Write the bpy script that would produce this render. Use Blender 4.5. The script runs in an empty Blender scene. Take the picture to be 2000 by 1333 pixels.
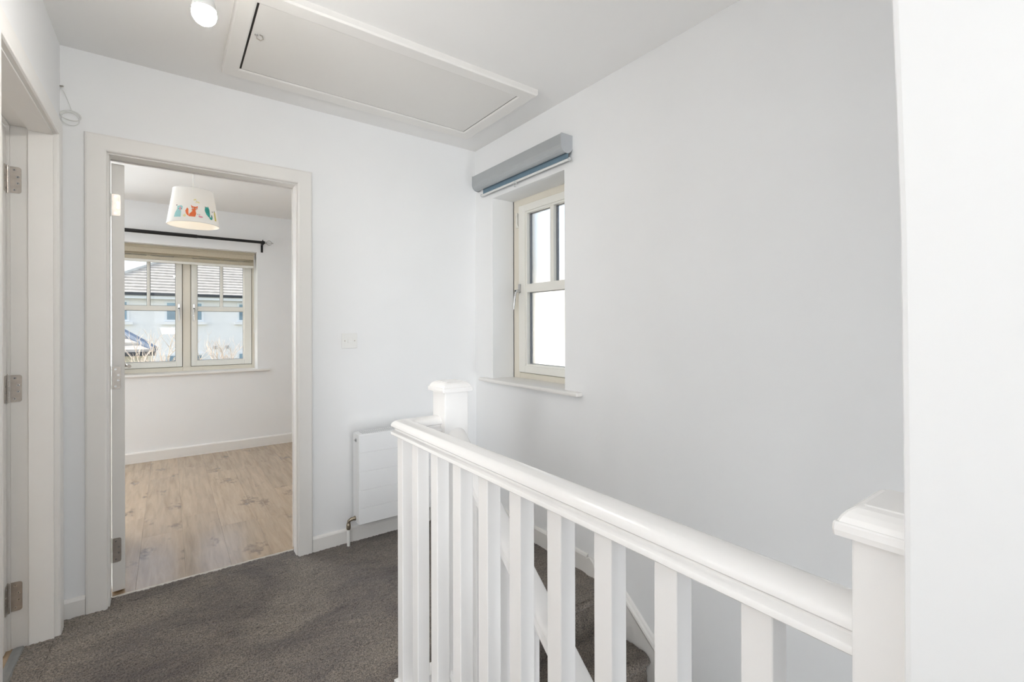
import bpy, bmesh, math, random
from mathutils import Vector, Matrix
import numpy as np
random.seed(7)
PI = math.pi
sc = bpy.context.scene
COL = sc.collection

# ------------------------------------------------------------------ camera
cd = bpy.data.cameras.new('camera'); cam = bpy.data.objects.new('camera', cd); COL.objects.link(cam)
cd.sensor_width = 36.0; cd.lens = 911.88 / 2000 * 36.0
cd.shift_x = 0.0; cd.shift_y = -29.08 / 2000
cd.clip_start = 0.02; cd.clip_end = 300
yaw, pitch, roll = 0.63415, 0.00054, -0.0028
F = Vector((math.sin(yaw) * math.cos(pitch), math.cos(yaw) * math.cos(pitch), math.sin(pitch)))
Rv = Vector((math.cos(yaw), -math.sin(yaw), 0)); U = Rv.cross(F)
R2 = Rv * math.cos(roll) + U * math.sin(roll); U2 = U * math.cos(roll) - Rv * math.sin(roll)
cam.matrix_world = Matrix(((R2.x, U2.x, -F.x, -1.66945), (R2.y, U2.y, -F.y, -2.68375), (R2.z, U2.z, -F.z, 1.21947), (0, 0, 0, 1)))
sc.camera = cam

# ------------------------------------------------------------------ colour management, world, sun
sc.view_settings.view_transform = 'Standard'; sc.view_settings.look = 'None'
sc.view_settings.exposure = 0.05; sc.view_settings.gamma = 1.0
sc.view_settings.use_curve_mapping = False
sc.cycles.max_bounces = 14; sc.cycles.diffuse_bounces = 9; sc.cycles.glossy_bounces = 4
sc.cycles.transmission_bounces = 8; sc.cycles.transparent_max_bounces = 12
sc.cycles.caustics_reflective = False; sc.cycles.caustics_refractive = True
sc.cycles.sample_clamp_indirect = 6.0

world = bpy.data.worlds.new('sky'); sc.world = world; world.use_nodes = True
wn = world.node_tree; wn.nodes.clear()
wo = wn.nodes.new('ShaderNodeOutputWorld'); wb = wn.nodes.new('ShaderNodeBackground')
sky = wn.nodes.new('ShaderNodeTexSky'); sky.sky_type = 'NISHITA'; sky.sun_disc = False
sky.sun_elevation = math.radians(28); sky.sun_rotation = math.radians(278); sky.air_density = 1.0; sky.dust_density = 2.2; sky.ozone_density = 1.0
SKY_STRENGTH = 0.40
wb.inputs['Strength'].default_value = SKY_STRENGTH
hs_ = wn.nodes.new('ShaderNodeHueSaturation'); hs_.inputs['Saturation'].default_value = 0.55
wn.links.new(sky.outputs[0], hs_.inputs['Color']); wn.links.new(hs_.outputs[0], wb.inputs[0]); wn.links.new(wb.outputs[0], wo.inputs[0])

SUN_STRENGTH = 4.6
sd = bpy.data.lights.new('sun', 'SUN'); so = bpy.data.objects.new('sun', sd); COL.objects.link(so)
sd.energy = SUN_STRENGTH; sd.angle = math.radians(0.6); sd.color = (1.0, 0.95, 0.88)
so.rotation_euler = Vector((0.85, -0.12, -0.46)).to_track_quat('-Z', 'Y').to_euler()

def unseen_light(name, loc, direction, sx, sy, power, color=(0.90, 0.95, 1.0)):
    """diffuse light from outside the view"""
    if name.startswith('lamp'):
        d = bpy.data.lights.new(name, 'POINT'); o = bpy.data.objects.new(name, d); COL.objects.link(o)
        d.shadow_soft_size = sx; d.energy = power; d.color = color; o.location = loc; return o
    d = bpy.data.lights.new(name, 'AREA'); o = bpy.data.objects.new(name, d); COL.objects.link(o)
    d.shape = 'RECTANGLE'; d.size = sx; d.size_y = sy; d.energy = power; d.color = color
    o.location = loc; o.rotation_euler = Vector(direction).to_track_quat('-Z', 'Y').to_euler()
    return o
unseen_light('daylight_landing_end', (-1.57, -4.38, 1.30), (0.0, 1, 0.15), 0.86, 1.4, 6, (0.97, 0.98, 1.0))
unseen_light('fill_side_doorway', (-2.17, -2.02, 1.15), (1, 0.0, 0.12), 0.76, 1.6, 1.5, (0.98, 0.985, 1.0))  # added fill for the right wall, in an unseen doorway made for it
unseen_light('fill_bedroom', (-3.3, 3.10, 1.45), (0.25, -1, 0), 1.2, 1.2, 94, (0.90, 0.955, 1.0))  # added fill for the bedroom, outside an unseen opening made for it
unseen_light('fill_left_room', (-3.4, -3.2, 1.4), (0, 1, 0), 1.2, 1.2, 84, (0.96, 0.985, 1.0))  # added fill outside an unseen opening; also brightens the landing
unseen_light('fill_stair_foot', (-0.45, -5.0, -1.5), (0, 1, 0.15), 0.8, 1.8, 42, (0.95, 0.975, 1.0))  # added fill low in the stairwell, no window there
# unseen point light added behind the camera to brighten the rail tops from above
unseen_light('lamp_fill_rear', (-1.45, -3.30, 2.10), (0, 0, -1), 0.05, 0.05, 0.6, (1.0, 0.97, 0.93))
# upward fill panel added behind the camera to brighten the ceiling
unseen_light('bounce_lamp', (-1.62, -3.35, 1.15), (0.05, 0.42, 1.0), 0.35, 0.35, 4.0, (1.0, 0.985, 0.96))
BULB = 350.0

# ------------------------------------------------------------------ materials
def s2l(c):
    return tuple(((v / 12.92) if v <= 0.04045 else ((v + 0.055) / 1.055) ** 2.4) for v in c)
MATS = {}
def mat(name, color, rough=0.5, metal=0.0, spec=0.5, noise=0.0, nscale=8.0, bump=0.0, bscale=200.0, coat=0.0, sheen=0.0):
    if name in MATS: return MATS[name]
    m = bpy.data.materials.new(name); m.use_nodes = True; nt = m.node_tree; n = nt.nodes; l = nt.links
    b = n['Principled BSDF']
    b.inputs['Base Color'].default_value = (*color, 1); b.inputs['Roughness'].default_value = rough
    b.inputs['Metallic'].default_value = metal; b.inputs['Specular IOR Level'].default_value = spec
    b.inputs['Coat Weight'].default_value = coat; b.inputs['Sheen Weight'].default_value = sheen
    tc = n.new('ShaderNodeTexCoord')
    if noise > 0:
        t = n.new('ShaderNodeTexNoise'); t.inputs['Scale'].default_value = nscale; t.inputs['Detail'].default_value = 5
        l.new(tc.outputs['Object'], t.inputs['Vector'])
        r = n.new('ShaderNodeValToRGB')
        r.color_ramp.elements[0].position = 0.3; r.color_ramp.elements[1].position = 0.7
        r.color_ramp.elements[0].color = (*[v * (1 - noise) for v in color], 1)
        r.color_ramp.elements[1].color = (*[min(1, v * (1 + noise)) for v in color], 1)
        l.new(t.outputs['Fac'], r.inputs['Fac']); l.new(r.outputs['Color'], b.inputs['Base Color'])
    if bump > 0:
        t2 = n.new('ShaderNodeTexNoise'); t2.inputs['Scale'].default_value = bscale; t2.inputs['Detail'].default_value = 4
        l.new(tc.outputs['Object'], t2.inputs['Vector'])
        bp = n.new('ShaderNodeBump'); bp.inputs['Strength'].default_value = bump; bp.inputs['Distance'].default_value = 0.002
        l.new(t2.outputs['Fac'], bp.inputs['Height']); l.new(bp.outputs['Normal'], b.inputs['Normal'])
    MATS[name] = m; return m
WALL = mat('wall_paint', (0.835, 0.842, 0.848), 0.62, spec=0.25, noise=0.012, nscale=2.5, bump=0.05, bscale=90)
CEIL = mat('ceiling_paint', (0.83, 0.825, 0.815), 0.8, spec=0.15, noise=0.01, nscale=2, bump=0.04, bscale=80)
TRIM = mat('trim_satin_paint', (0.80, 0.785, 0.76), 0.32, spec=0.4, noise=0.012, nscale=6, bump=0.03, bscale=40)
RAILP = mat('railing_gloss_paint', (0.82, 0.81, 0.80), 0.24, spec=0.45, noise=0.01, nscale=9, bump=0.04, bscale=35)
DOORP = mat('door_paint', (0.78, 0.76, 0.73), 0.35, spec=0.4, noise=0.01, nscale=5)
UPVC = mat('cream_upvc', (0.74, 0.70, 0.61), 0.3, spec=0.45, noise=0.01, nscale=4)
UPVC2 = mat('sash_upvc', (0.80, 0.79, 0.74), 0.28, spec=0.45, noise=0.01, nscale=4)
STEEL = mat('brushed_steel', (0.52, 0.48, 0.44), 0.40, metal=1.0, noise=0.08, nscale=60)
CHROME = mat('chrome', (0.58, 0.58, 0.58), 0.22, metal=1.0, noise=0.03, nscale=30)
BRASS = mat('dull_brass', (0.36, 0.31, 0.24), 0.35, metal=1.0, noise=0.1, nscale=50)
BLACK = mat('black_metal', (0.012, 0.012, 0.013), 0.35, metal=0.3, noise=0.1, nscale=30)
DARK = mat('dark_gap', (0.02, 0.015, 0.013), 0.9, noise=0.1, nscale=10)
GREYM = mat('grey_aluminium', (0.40, 0.42, 0.43), 0.42, metal=0.25, noise=0.02, nscale=10)
GREYE = mat('grey_end_cap_plastic', (0.46, 0.48, 0.50), 0.5, noise=0.02, nscale=10)
BLUEF = mat('blue_grey_blind_fabric', (0.155, 0.235, 0.30), 0.85, noise=0.05, nscale=60, bump=0.2, bscale=600)
WPLAS = mat('white_plastic', (0.82, 0.82, 0.80), 0.3, noise=0.01, nscale=10)
RADP = mat('radiator_enamel', (0.80, 0.81, 0.82), 0.28, spec=0.45, noise=0.008, nscale=5)
BEIGEF = mat('beige_blind_fabric', (0.52, 0.465, 0.36), 0.8, noise=0.04, nscale=80, bump=0.15, bscale=500)
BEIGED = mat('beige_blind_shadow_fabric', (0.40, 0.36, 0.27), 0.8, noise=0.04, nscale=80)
CABLE = mat('white_cable', (0.72, 0.72, 0.70), 0.4, noise=0.02, nscale=40)
ZINC = mat('threshold_zinc', (0.33, 0.34, 0.34), 0.4, metal=0.6, noise=0.08, nscale=40)
THRP = mat('threshold_white_metal', (0.70, 0.66, 0.60), 0.3, metal=0.6, noise=0.05, nscale=30)
RENDER = mat('house_render', (0.86, 0.86, 0.87), 0.9, noise=0.03, nscale=1.2, bump=0.2, bscale=30)
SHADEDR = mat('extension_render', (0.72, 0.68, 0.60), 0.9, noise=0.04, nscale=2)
TILEM = mat('roof_tile', (0.56, 0.52, 0.48), 0.85, noise=0.14, nscale=5, bump=0.3, bscale=40)
TILEB = mat('slate_ridge', (0.10, 0.14, 0.21), 0.7, noise=0.15, nscale=6)
GUTTER = mat('dark_gutter', (0.03, 0.035, 0.045), 0.5, noise=0.1, nscale=6)
HWIN = mat('house_window_frame', (0.80, 0.83, 0.86), 0.4, noise=0.02, nscale=3)
HPANE = mat('house_window_pane', (0.22, 0.33, 0.42), 0.12, spec=0.7, noise=0.25, nscale=2)
BARK = mat('pale_bark', (0.66, 0.56, 0.48), 0.85, noise=0.15, nscale=12)
GRASS = mat('ground_grass', (0.22, 0.22, 0.15), 0.95, noise=0.25, nscale=1.5)

def m_carpet():
    m = bpy.data.materials.new('taupe_carpet'); m.use_nodes = True; n = m.node_tree.nodes; l = m.node_tree.links
    b = n['Principled BSDF']; b.inputs['Roughness'].default_value = 0.95; b.inputs['Specular IOR Level'].default_value = 0.1
    b.inputs['Sheen Weight'].default_value = 0.25; b.inputs['Sheen Roughness'].default_value = 0.6
    tc = n.new('ShaderNodeTexCoord')
    # brushed patches of pile
    mp = n.new('ShaderNodeMapping'); mp.inputs['Rotation'].default_value = (0, 0, 0.6); mp.inputs['Scale'].default_value = (1.0, 1.5, 1)
    l.new(tc.outputs['Object'], mp.inputs['Vector'])
    big = n.new('ShaderNodeTexNoise'); big.inputs['Scale'].default_value = 1.9; big.inputs['Detail'].default_value = 11; big.inputs['Roughness'].default_value = 0.70; big.inputs['Distortion'].default_value = 0.6
    l.new(mp.outputs['Vector'], big.inputs['Vector'])
    r1 = n.new('ShaderNodeValToRGB'); e = r1.color_ramp.elements
    e[0].position = 0.35; e[0].color = (0.088, 0.071, 0.065, 1); e[1].position = 0.63; e[1].color = (0.232, 0.199, 0.163, 1)
    l.new(big.outputs['Fac'], r1.inputs['Fac'])
    fine = n.new('ShaderNodeTexNoise'); fine.inputs['Scale'].default_value = 190; fine.inputs['Detail'].default_value = 3; fine.inputs['Roughness'].default_value = 0.7
    l.new(tc.outputs['Object'], fine.inputs['Vector'])
    r2 = n.new('ShaderNodeValToRGB'); e = r2.color_ramp.elements
    e[0].position = 0.36; e[0].color = (0.22, 0.21, 0.21, 1); e[1].position = 0.66; e[1].color = (1.65, 1.63, 1.6, 1)
    l.new(fine.outputs['Fac'], r2.inputs['Fac'])
    mx = n.new('ShaderNodeMix'); mx.data_type = 'RGBA'; mx.blend_type = 'MULTIPLY'; mx.inputs[0].default_value = 1.0
    l.new(r1.outputs['Color'], mx.inputs[6]); l.new(r2.outputs['Color'], mx.inputs[7]); l.new(mx.outputs[2], b.inputs['Base Color'])
    bp = n.new('ShaderNodeBump'); bp.inputs['Strength'].default_value = 0.9; bp.inputs['Distance'].default_value = 0.004
    l.new(fine.outputs['Fac'], bp.inputs['Height']); l.new(bp.outputs['Normal'], b.inputs['Normal'])
    return m
CARPET = m_carpet()

def m_wood():
    m = bpy.data.materials.new('oak_laminate'); m.use_nodes = True; n = m.node_tree.nodes; l = m.node_tree.links
    b = n['Principled BSDF']; b.inputs['Roughness'].default_value = 0.27; b.inputs['Specular IOR Level'].default_value = 0.6
    tc = n.new('ShaderNodeTexCoord'); oi = n.new('ShaderNodeObjectInfo'); b.inputs['Coat Weight'].default_value = 0.5; b.inputs['Coat Roughness'].default_value = 0.16
    off = n.new('ShaderNodeVectorMath'); off.operation = 'SCALE'; off.inputs['Scale'].default_value = 37.0
    cmb = n.new('ShaderNodeCombineXYZ'); l.new(oi.outputs['Random'], cmb.inputs[0]); l.new(oi.outputs['Random'], cmb.inputs[1])
    l.new(cmb.outputs[0], off.inputs[0])
    add = n.new('ShaderNodeVectorMath'); add.operation = 'ADD'; l.new(tc.outputs['Object'], add.inputs[0]); l.new(off.outputs[0], add.inputs[1])
    mp = n.new('ShaderNodeMapping'); mp.inputs['Scale'].default_value = (11.0, 0.9, 1); l.new(add.outputs[0], mp.inputs['Vector'])
    t = n.new('ShaderNodeTexNoise'); t.inputs['Scale'].default_value = 3.2; t.inputs['Detail'].default_value = 9; t.inputs['Roughness'].default_value = 0.62; t.inputs['Distortion'].default_value = 0.5
    l.new(mp.outputs[0], t.inputs['Vector'])
    r = n.new('ShaderNodeValToRGB'); e = r.color_ramp.elements
    e[0].position = 0.30; e[0].color = (0.290, 0.197, 0.118, 1); e[1].position = 0.66; e[1].color = (0.440, 0.325, 0.214, 1)
    l.new(t.outputs['Fac'], r.inputs['Fac'])
    # knots
    mp2 = n.new('ShaderNodeMapping'); mp2.inputs['Scale'].default_value = (5.0, 3.0, 1); l.new(add.outputs[0], mp2.inputs['Vector'])
    vo = n.new('ShaderNodeTexVoronoi'); vo.inputs['Scale'].default_value = 1.0; vo.inputs['Randomness'].default_value = 1.0
    nd = n.new('ShaderNodeTexNoise'); nd.inputs['Scale'].default_value = 6; nd.inputs['Detail'].default_value = 4
    l.new(mp2.outputs[0], nd.inputs['Vector'])
    va = n.new('ShaderNodeVectorMath'); va.operation = 'MULTIPLY_ADD'; va.inputs[1].default_value = (0.9, 0.9, 0.9)
    l.new(nd.outputs['Color'], va.inputs[0]); l.new(mp2.outputs[0], va.inputs[2]); l.new(va.outputs[0], vo.inputs['Vector'])
    rk = n.new('ShaderNodeValToRGB'); e = rk.color_ramp.elements
    e[0].position = 0.04; e[0].color = (0.34, 0.29, 0.28, 1); e[1].position = 0.26; e[1].color = (1, 1, 1, 1)
    l.new(vo.outputs['Distance'], rk.inputs['Fac'])
    mx = n.new('ShaderNodeMix'); mx.data_type = 'RGBA'; mx.blend_type = 'MULTIPLY'; mx.inputs[0].default_value = 0.85
    l.new(r.outputs['Color'], mx.inputs[6]); l.new(rk.outputs['Color'], mx.inputs[7])
    # plank to plank tone
    hr = n.new('ShaderNodeMapRange'); hr.inputs[3].default_value = 0.90; hr.inputs[4].default_value = 1.08
    l.new(oi.outputs['Random'], hr.inputs[0])
    mx2 = n.new('ShaderNodeVectorMath'); mx2.operation = 'SCALE'; l.new(mx.outputs[2], mx2.inputs[0]); l.new(hr.outputs[0], mx2.inputs['Scale'])
    l.new(mx2.outputs[0], b.inputs['Base Color'])
    return m
WOOD = m_wood()

def m_glass():
    m = bpy.data.materials.new('clear_window_glass'); m.use_nodes = True; n = m.node_tree.nodes; l = m.node_tree.links
    n.clear(); o = n.new('ShaderNodeOutputMaterial'); tr = n.new('ShaderNodeBsdfTransparent'); gl = n.new('ShaderNodeBsdfGlossy'); gl.inputs['Roughness'].default_value = 0.01
    tr.inputs['Color'].default_value = (0.95, 0.975, 0.975, 1)
    fr = n.new('ShaderNodeFresnel'); fr.inputs['IOR'].default_value = 1.45; mx = n.new('ShaderNodeMixShader')
    l.new(fr.outputs[0], mx.inputs[0]); l.new(tr.outputs[0], mx.inputs[1]); l.new(gl.outputs[0], mx.inputs[2]); l.new(mx.outputs[0], o.inputs[0])
    return m
GLASS = m_glass()
def m_frost():
    m = bpy.data.materials.new('obscure_window_glass'); m.use_nodes = True; n = m.node_tree.nodes; l = m.node_tree.links
    b = n['Principled BSDF']; b.inputs['Base Color'].default_value = (0.97, 0.985, 1, 1)
    b.inputs['Roughness'].default_value = 0.32; b.inputs['Transmission Weight'].default_value = 1.0; b.inputs['IOR'].default_value = 1.3
    tc = n.new('ShaderNodeTexCoord'); t = n.new('ShaderNodeTexNoise'); t.inputs['Scale'].default_value = 70
    l.new(tc.outputs['Object'], t.inputs['Vector']); bp = n.new('ShaderNodeBump'); bp.inputs['Strength'].default_value = 0.25; bp.inputs['Distance'].default_value = 0.003
    l.new(t.outputs['Fac'], bp.inputs['Height']); l.new(bp.outputs['Normal'], b.inputs['Normal'])
    return m
FROST = m_frost()
def m_emit(name, col, strength, mix=None):
    m = bpy.data.materials.new(name); m.use_nodes = True; b = m.node_tree.nodes['Principled BSDF']
    b.inputs['Base Color'].default_value = (*col, 1); b.inputs['Emission Color'].default_value = (*col, 1); b.inputs['Emission Strength'].default_value = strength
    return m
BULBM = m_emit('lit_bulb_glass', (1.0, 0.965, 0.915), BULB)
def m_shade():
    m = bpy.data.materials.new('lampshade_paper'); m.use_nodes = True; n = m.node_tree.nodes; l = m.node_tree.links
    n.clear(); o = n.new('ShaderNodeOutputMaterial'); d = n.new('ShaderNodeBsdfDiffuse'); t = n.new('ShaderNodeBsdfTranslucent')
    d.inputs['Color'].default_value = (0.92, 0.92, 0.905, 1); t.inputs['Color'].default_value = (0.85, 0.82, 0.76, 1)
    nz = n.new('ShaderNodeTexNoise'); nz.inputs['Scale'].default_value = 300; bp = n.new('ShaderNodeBump'); bp.inputs['Strength'].default_value = 0.1
    l.new(nz.outputs['Fac'], bp.inputs['Height']); l.new(bp.outputs['Normal'], d.inputs['Normal'])
    mx = n.new('ShaderNodeMixShader'); mx.inputs[0].default_value = 0.14
    l.new(d.outputs[0], mx.inputs[1]); l.new(t.outputs[0], mx.inputs[2]); l.new(mx.outputs[0], o.inputs[0]); return m
SHADE = m_shade()

# ------------------------------------------------------------------ geometry helpers
def bm_new(): return bmesh.new()
def box(bm, x0, x1, y0, y1, z0, z1, f=None):
    v = [Vector(p) for p in ((x0,y0,z0),(x1,y0,z0),(x1,y1,z0),(x0,y1,z0),(x0,y0,z1),(x1,y0,z1),(x1,y1,z1),(x0,y1,z1))]
    if f: v = [Vector(f(*p)) for p in v]
    vs = [bm.verts.new(p) for p in v]
    for q in ((0,3,2,1),(4,5,6,7),(0,1,5,4),(1,2,6,5),(2,3,7,6),(3,0,4,7)): bm.faces.new([vs[i] for i in q])
def prism(bm, pts, a, b, axis='x'):
    """polygon pts extruded between a and b on the axis"""
    def P(p, t):
        return {'x': (t, p[0], p[1]), 'y': (p[0], t, p[1]), 'z': (p[0], p[1], t)}[axis]
    va = [bm.verts.new(P(p, a)) for p in pts]; vb = [bm.verts.new(P(p, b)) for p in pts]
    n = len(pts); bm.faces.new(va); bm.faces.new(vb[::-1])
    for i in range(n): bm.faces.new([va[i], vb[i], vb[(i+1) % n], va[(i+1) % n]])
def tube(bm, pts, r, seg=10, closed=False, caps=True):
    pts = [Vector(p) for p in pts]; rings = []
    n = len(pts); prev = None
    for i, p in enumerate(pts):
        if closed: t = (pts[(i+1) % n] - pts[i-1]).normalized()
        else: t = (pts[min(i+1, n-1)] - pts[max(i-1, 0)]).normalized()
        a = prev if prev is not None else (Vector((0,0,1)) if abs(t.z) < 0.9 else Vector((1,0,0)))
        s = t.cross(a).normalized(); u = s.cross(t).normalized(); prev = u
        rr = r[i] if isinstance(r, (list, tuple)) else r
        rings.append([bm.verts.new(p + s*math.cos(2*PI*k/seg)*rr + u*math.sin(2*PI*k/seg)*rr) for k in range(seg)])
    m = n if closed else n-1
    for i in range(m):
        A, B = rings[i], rings[(i+1) % n]
        for k in range(seg): bm.faces.new([A[k], A[(k+1) % seg], B[(k+1) % seg], B[k]])
    if caps and not closed: bm.faces.new(rings[0][::-1]); bm.faces.new(rings[-1])
def lathe(bm, prof, c=(0,0,0), seg=32, f=None, cap=False):
    rings = []
    for r, z in prof:
        ring = []
        for k in range(seg):
            p = (c[0] + r*math.cos(2*PI*k/seg), c[1] + r*math.sin(2*PI*k/seg), c[2] + z)
            ring.append(bm.verts.new(f(*p) if f else p))
        rings.append(ring)
    for A, B in zip(rings, rings[1:]):
        for k in range(seg): bm.faces.new([A[k], A[(k+1) % seg], B[(k+1) % seg], B[k]])
    if cap: bm.faces.new(rings[0][::-1]); bm.faces.new(rings[-1])
def sweep(bm, path, prof, cap=True):
    """vertical cross-section prof [(side, z)] swept along path; corners mitred"""
    P = [Vector(p) for p in path]; rings = []
    for i, p in enumerate(P):
        ds = []
        if i > 0: d = P[i]-P[i-1]; d.z = 0; ds.append(d.normalized())
        if i < len(P)-1: d = P[i+1]-P[i]; d.z = 0; ds.append(d.normalized())
        t = sum(ds, Vector()).normalized(); s = Vector((t.y, -t.x, 0)); k = 1.0 / max(0.2, t.dot(ds[0]))
        rings.append([bm.verts.new(p + s*(w*k) + Vector((0,0,h))) for w, h in prof])
    n = len(prof)
    for A, B in zip(rings, rings[1:]):
        for k in range(n): bm.faces.new([A[k], A[(k+1) % n], B[(k+1) % n], B[k]])
    if cap: bm.faces.new(rings[0][::-1]); bm.faces.new(rings[-1])
def obj(name, bm, m, parent=None, bevel=0.0, smooth=False, **props):
    bmesh.ops.recalc_face_normals(bm, faces=bm.faces)
    me = bpy.data.meshes.new(name); bm.to_mesh(me); bm.free()
    if smooth:
        for p in me.polygons: p.use_smooth = True
        me.set_sharp_from_angle(angle=math.radians(38))
    me.materials.append(m)
    o = bpy.data.objects.new(name, me); COL.objects.link(o)
    if parent is not None:
        o.parent = parent
        o.matrix_parent_inverse = WM(parent).inverted()
    if bevel > 0:
        md = o.modifiers.new('bevel', 'BEVEL'); md.width = bevel; md.segments = 2; md.limit_method = 'ANGLE'; md.angle_limit = math.radians(40)
    for k, v in props.items(): o[k] = v
    return o
def WM(o):
    m = Matrix.LocRotScale(o.location, o.rotation_euler, o.scale)
    return (WM(o.parent) @ o.matrix_parent_inverse @ m) if o.parent else m
def thing(name, loc, **props):
    o = bpy.data.objects.new(name, None); COL.objects.link(o); o.location = loc; o.empty_display_size = 0.1
    for k, v in props.items(): o[k] = v
    return o
def sub(o): pass
def recentre(o):
    """put a mesh object's origin at the centre of its mesh"""
    me = o.data; c = sum((v.co for v in me.vertices), Vector()) / len(me.vertices)
    me.transform(Matrix.Translation(-c)); o.location = o.location + c
def B(name, m, parent, x0, x1, y0, y1, z0, z1, bevel=0.0, f=None, **p):
    bm = bm_new(); box(bm, x0, x1, y0, y1, z0, z1, f); return obj(name, bm, m, parent, bevel, **p)

H = 2.4; WX = -2.033; WT = 0.12; LOW = -2.75; YE = -4.3
ST = dict(kind='structure')

# ------------------------------------------------------------------ walls, floor, ceiling
def wall(name, boxes, m=WALL, parent=None):
    bm = bm_new()
    for b in boxes: box(bm, *b)
    return obj(name, bm, m, parent, **ST)
OH = 1.983 + 0.006                                   # door opening height in the lining
# back wall (landing / bedroom) with door opening 1
wall('wall_back', [(-5.2, -1.884-0.020, 0, WT, -0.3, H+0.1), (-1.117+0.020, 0.33, 0, WT, -0.3, H+0.1), (-1.904, -1.097, 0, WT, OH+0.014, H+0.1), (-1.904, -1.097, 0, WT, -0.3, -0.02)])
# left wall with door opening 2 and an added opening for the side fill
wall('wall_left', [(WX-WT, WX, -0.118, 0, -0.3, H+0.1), (WX-WT, WX, YE-0.3, -2.42, -0.3, H+0.1), (WX-WT, WX, -1.62, -0.950, -0.3, H+0.1), (WX-WT, WX, -2.42, -1.62, 2.0, H+0.1), (WX-WT, WX, -2.42, -1.62, -0.3, -0.02), (WX-WT, WX, -0.950, -0.118, OH+0.014, H+0.1), (WX-WT, WX, -0.950, -0.118, -0.3, -0.02)])
# right outside wall with window 2 (inner leaf and wider outer leaf)
a, b, z0, z1 = -0.880, -0.208, 0.866, 2.039
wall('wall_right', [(0, 0.165, YE-0.3, a, LOW, H+0.1), (0, 0.165, b, 0, LOW, H+0.1), (0, 0.165, a, b, LOW, z0), (0, 0.165, a, b, z1, H+0.1),
                    (0.165, 0.33, YE-0.3, -1.02, LOW, H+0.1), (0.165, 0.33, -0.215, 0, LOW, H+0.1), (0.165, 0.33, -1.02, -0.215, LOW, z0-0.02), (0.165, 0.33, -1.02, -0.215, z1+0.01, H+0.1)])
# end wall behind the camera with a window
wall('wall_front', [(-2.25, -2.02, YE-0.12, YE, -0.3, H+0.1), (-1.12, 0.33, YE-0.12, YE, 0.0, H+0.1), (-2.02, -1.12, YE-0.12, YE, -0.3, 0.55), (-2.02, -1.12, YE-0.12, YE, 2.1, H+0.1)])
# wall in the right foreground that closes the stairwell: its plastered end is slightly out of true
bm = bm_new()
zs = [(-0.28, -2.545), (1.04, -2.5450), (1.19, -2.5440), (1.31, -2.5430), (1.435, -2.5400), (1.535, -2.5370), (1.80, -2.5320), (H+0.1, -2.526)]
rows = []
for z, y in zs:
    r = 0.006
    pts = [(-1.105, YE), (-1.105, y-r), (-1.105+r*0.3, y-r*0.3), (-1.105+r, y), (-0.976, y), (-0.970, y-r), (-0.970, YE)]
    rows.append([bm.verts.new((p[0], p[1], z)) for p in pts])
for A, Bq in zip(rows, rows[1:]):
    n = len(A)
    for k in range(n): bm.faces.new([A[k], A[(k+1) % n], Bq[(k+1) % n], Bq[k]])
bm.faces.new(rows[0]); bm.faces.new(rows[-1])
obj('wall_stairwell', bm, WALL, **ST)
# lower stairwell enclosure
wall('wall_lower', [(-1.10, -1.00, YE, -1.25, LOW, -0.30), (-1.10, 0, 0.0, 0.1, LOW, -0.3), (-1.0, 0.0, -5.3, -5.2, LOW, 0.0), (-1.1, -1.0, -5.3, YE, LOW, 0.0), (-1.1, 0.33, -5.3, YE-0.12, -0.02, 0.1), (0, 0.33, -5.3, YE-0.3, LOW, 0.0)])
# ceiling
ce = wall('ceiling', [(-2.2, 0.33, YE-0.3, 0.0, H, H+0.12)], CEIL)
wall('ceiling_bedroom', [(-4.2, 0.33, WT, 2.9, 2.36, 2.5)], CEIL)
wall('ceiling_left', [(-5.2, WX-WT, -3.0, 0.0, 2.4, 2.5)], CEIL)

# bedroom shell; the far wall carries window 1
BW = 2.70; OY = 2.99
wl, wr, wz0, wz1 = -2.125, -0.938, 0.779, 1.985
wall('wall_bedroom_far', [(-4.2, -3.9, BW, OY, -0.3, 2.5), (-2.7, wl, BW, OY, -0.3, 2.5), (-3.9, -2.7, BW, OY, -0.3, 0.85), (-3.9, -2.7, BW, OY, 2.05, 2.5), (wr, 0.33, BW, OY, -0.3, 2.5), (wl, wr, BW, OY, -0.3, wz0), (wl, wr, BW, OY, wz1, 2.5)])  # leftmost opening added for the bedroom fill light
wall('wall_bedroom_left', [(-4.2, -4.1, WT, BW, -0.3, 2.5)])
wall('wall_bedroom_right', [(0.0, 0.33, WT, BW, LOW, 2.5)])
wall('wall_room_far', [(-4.8, -4.7, -3.0, 0.0, -0.3, 2.5)])
wall('wall_room_front', [(-4.8, -4.0, -3.1, -3.0, -0.3, 2.5), (-2.8, WX-WT, -3.1, -3.0, -0.3, 2.5), (-4.0, -2.8, -3.1, -3.0, -0.3, 0.8), (-4.0, -2.8, -3.1, -3.0, 2.0, 2.5)])  # opening added for this room's fill light
wall('wall_room_side', [(-3.1, WX-WT, -1.5, -1.4, -0.3, 2.5)])
# sub-floors
wall('floor_slab', [(WX-WT, -1.0, YE-0.3, -1.15, -0.26, -0.012), (WX-WT, 0.0, -1.15, 0.0, -0.26, -0.012), (-4.2, 0.0, 0.0, 2.9, -0.26, -0.012), (-4.8, WX-WT, -3.0, 0.0, -0.26, -0.012)], mat('carpet_underlay', (0.10, 0.085, 0.075), 0.95, noise=0.2, nscale=30))
wall('floor_lower', [(-1.0, 0.0, -5.2, 0.0, LOW-0.1, LOW+0.02)], CARPET)

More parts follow.
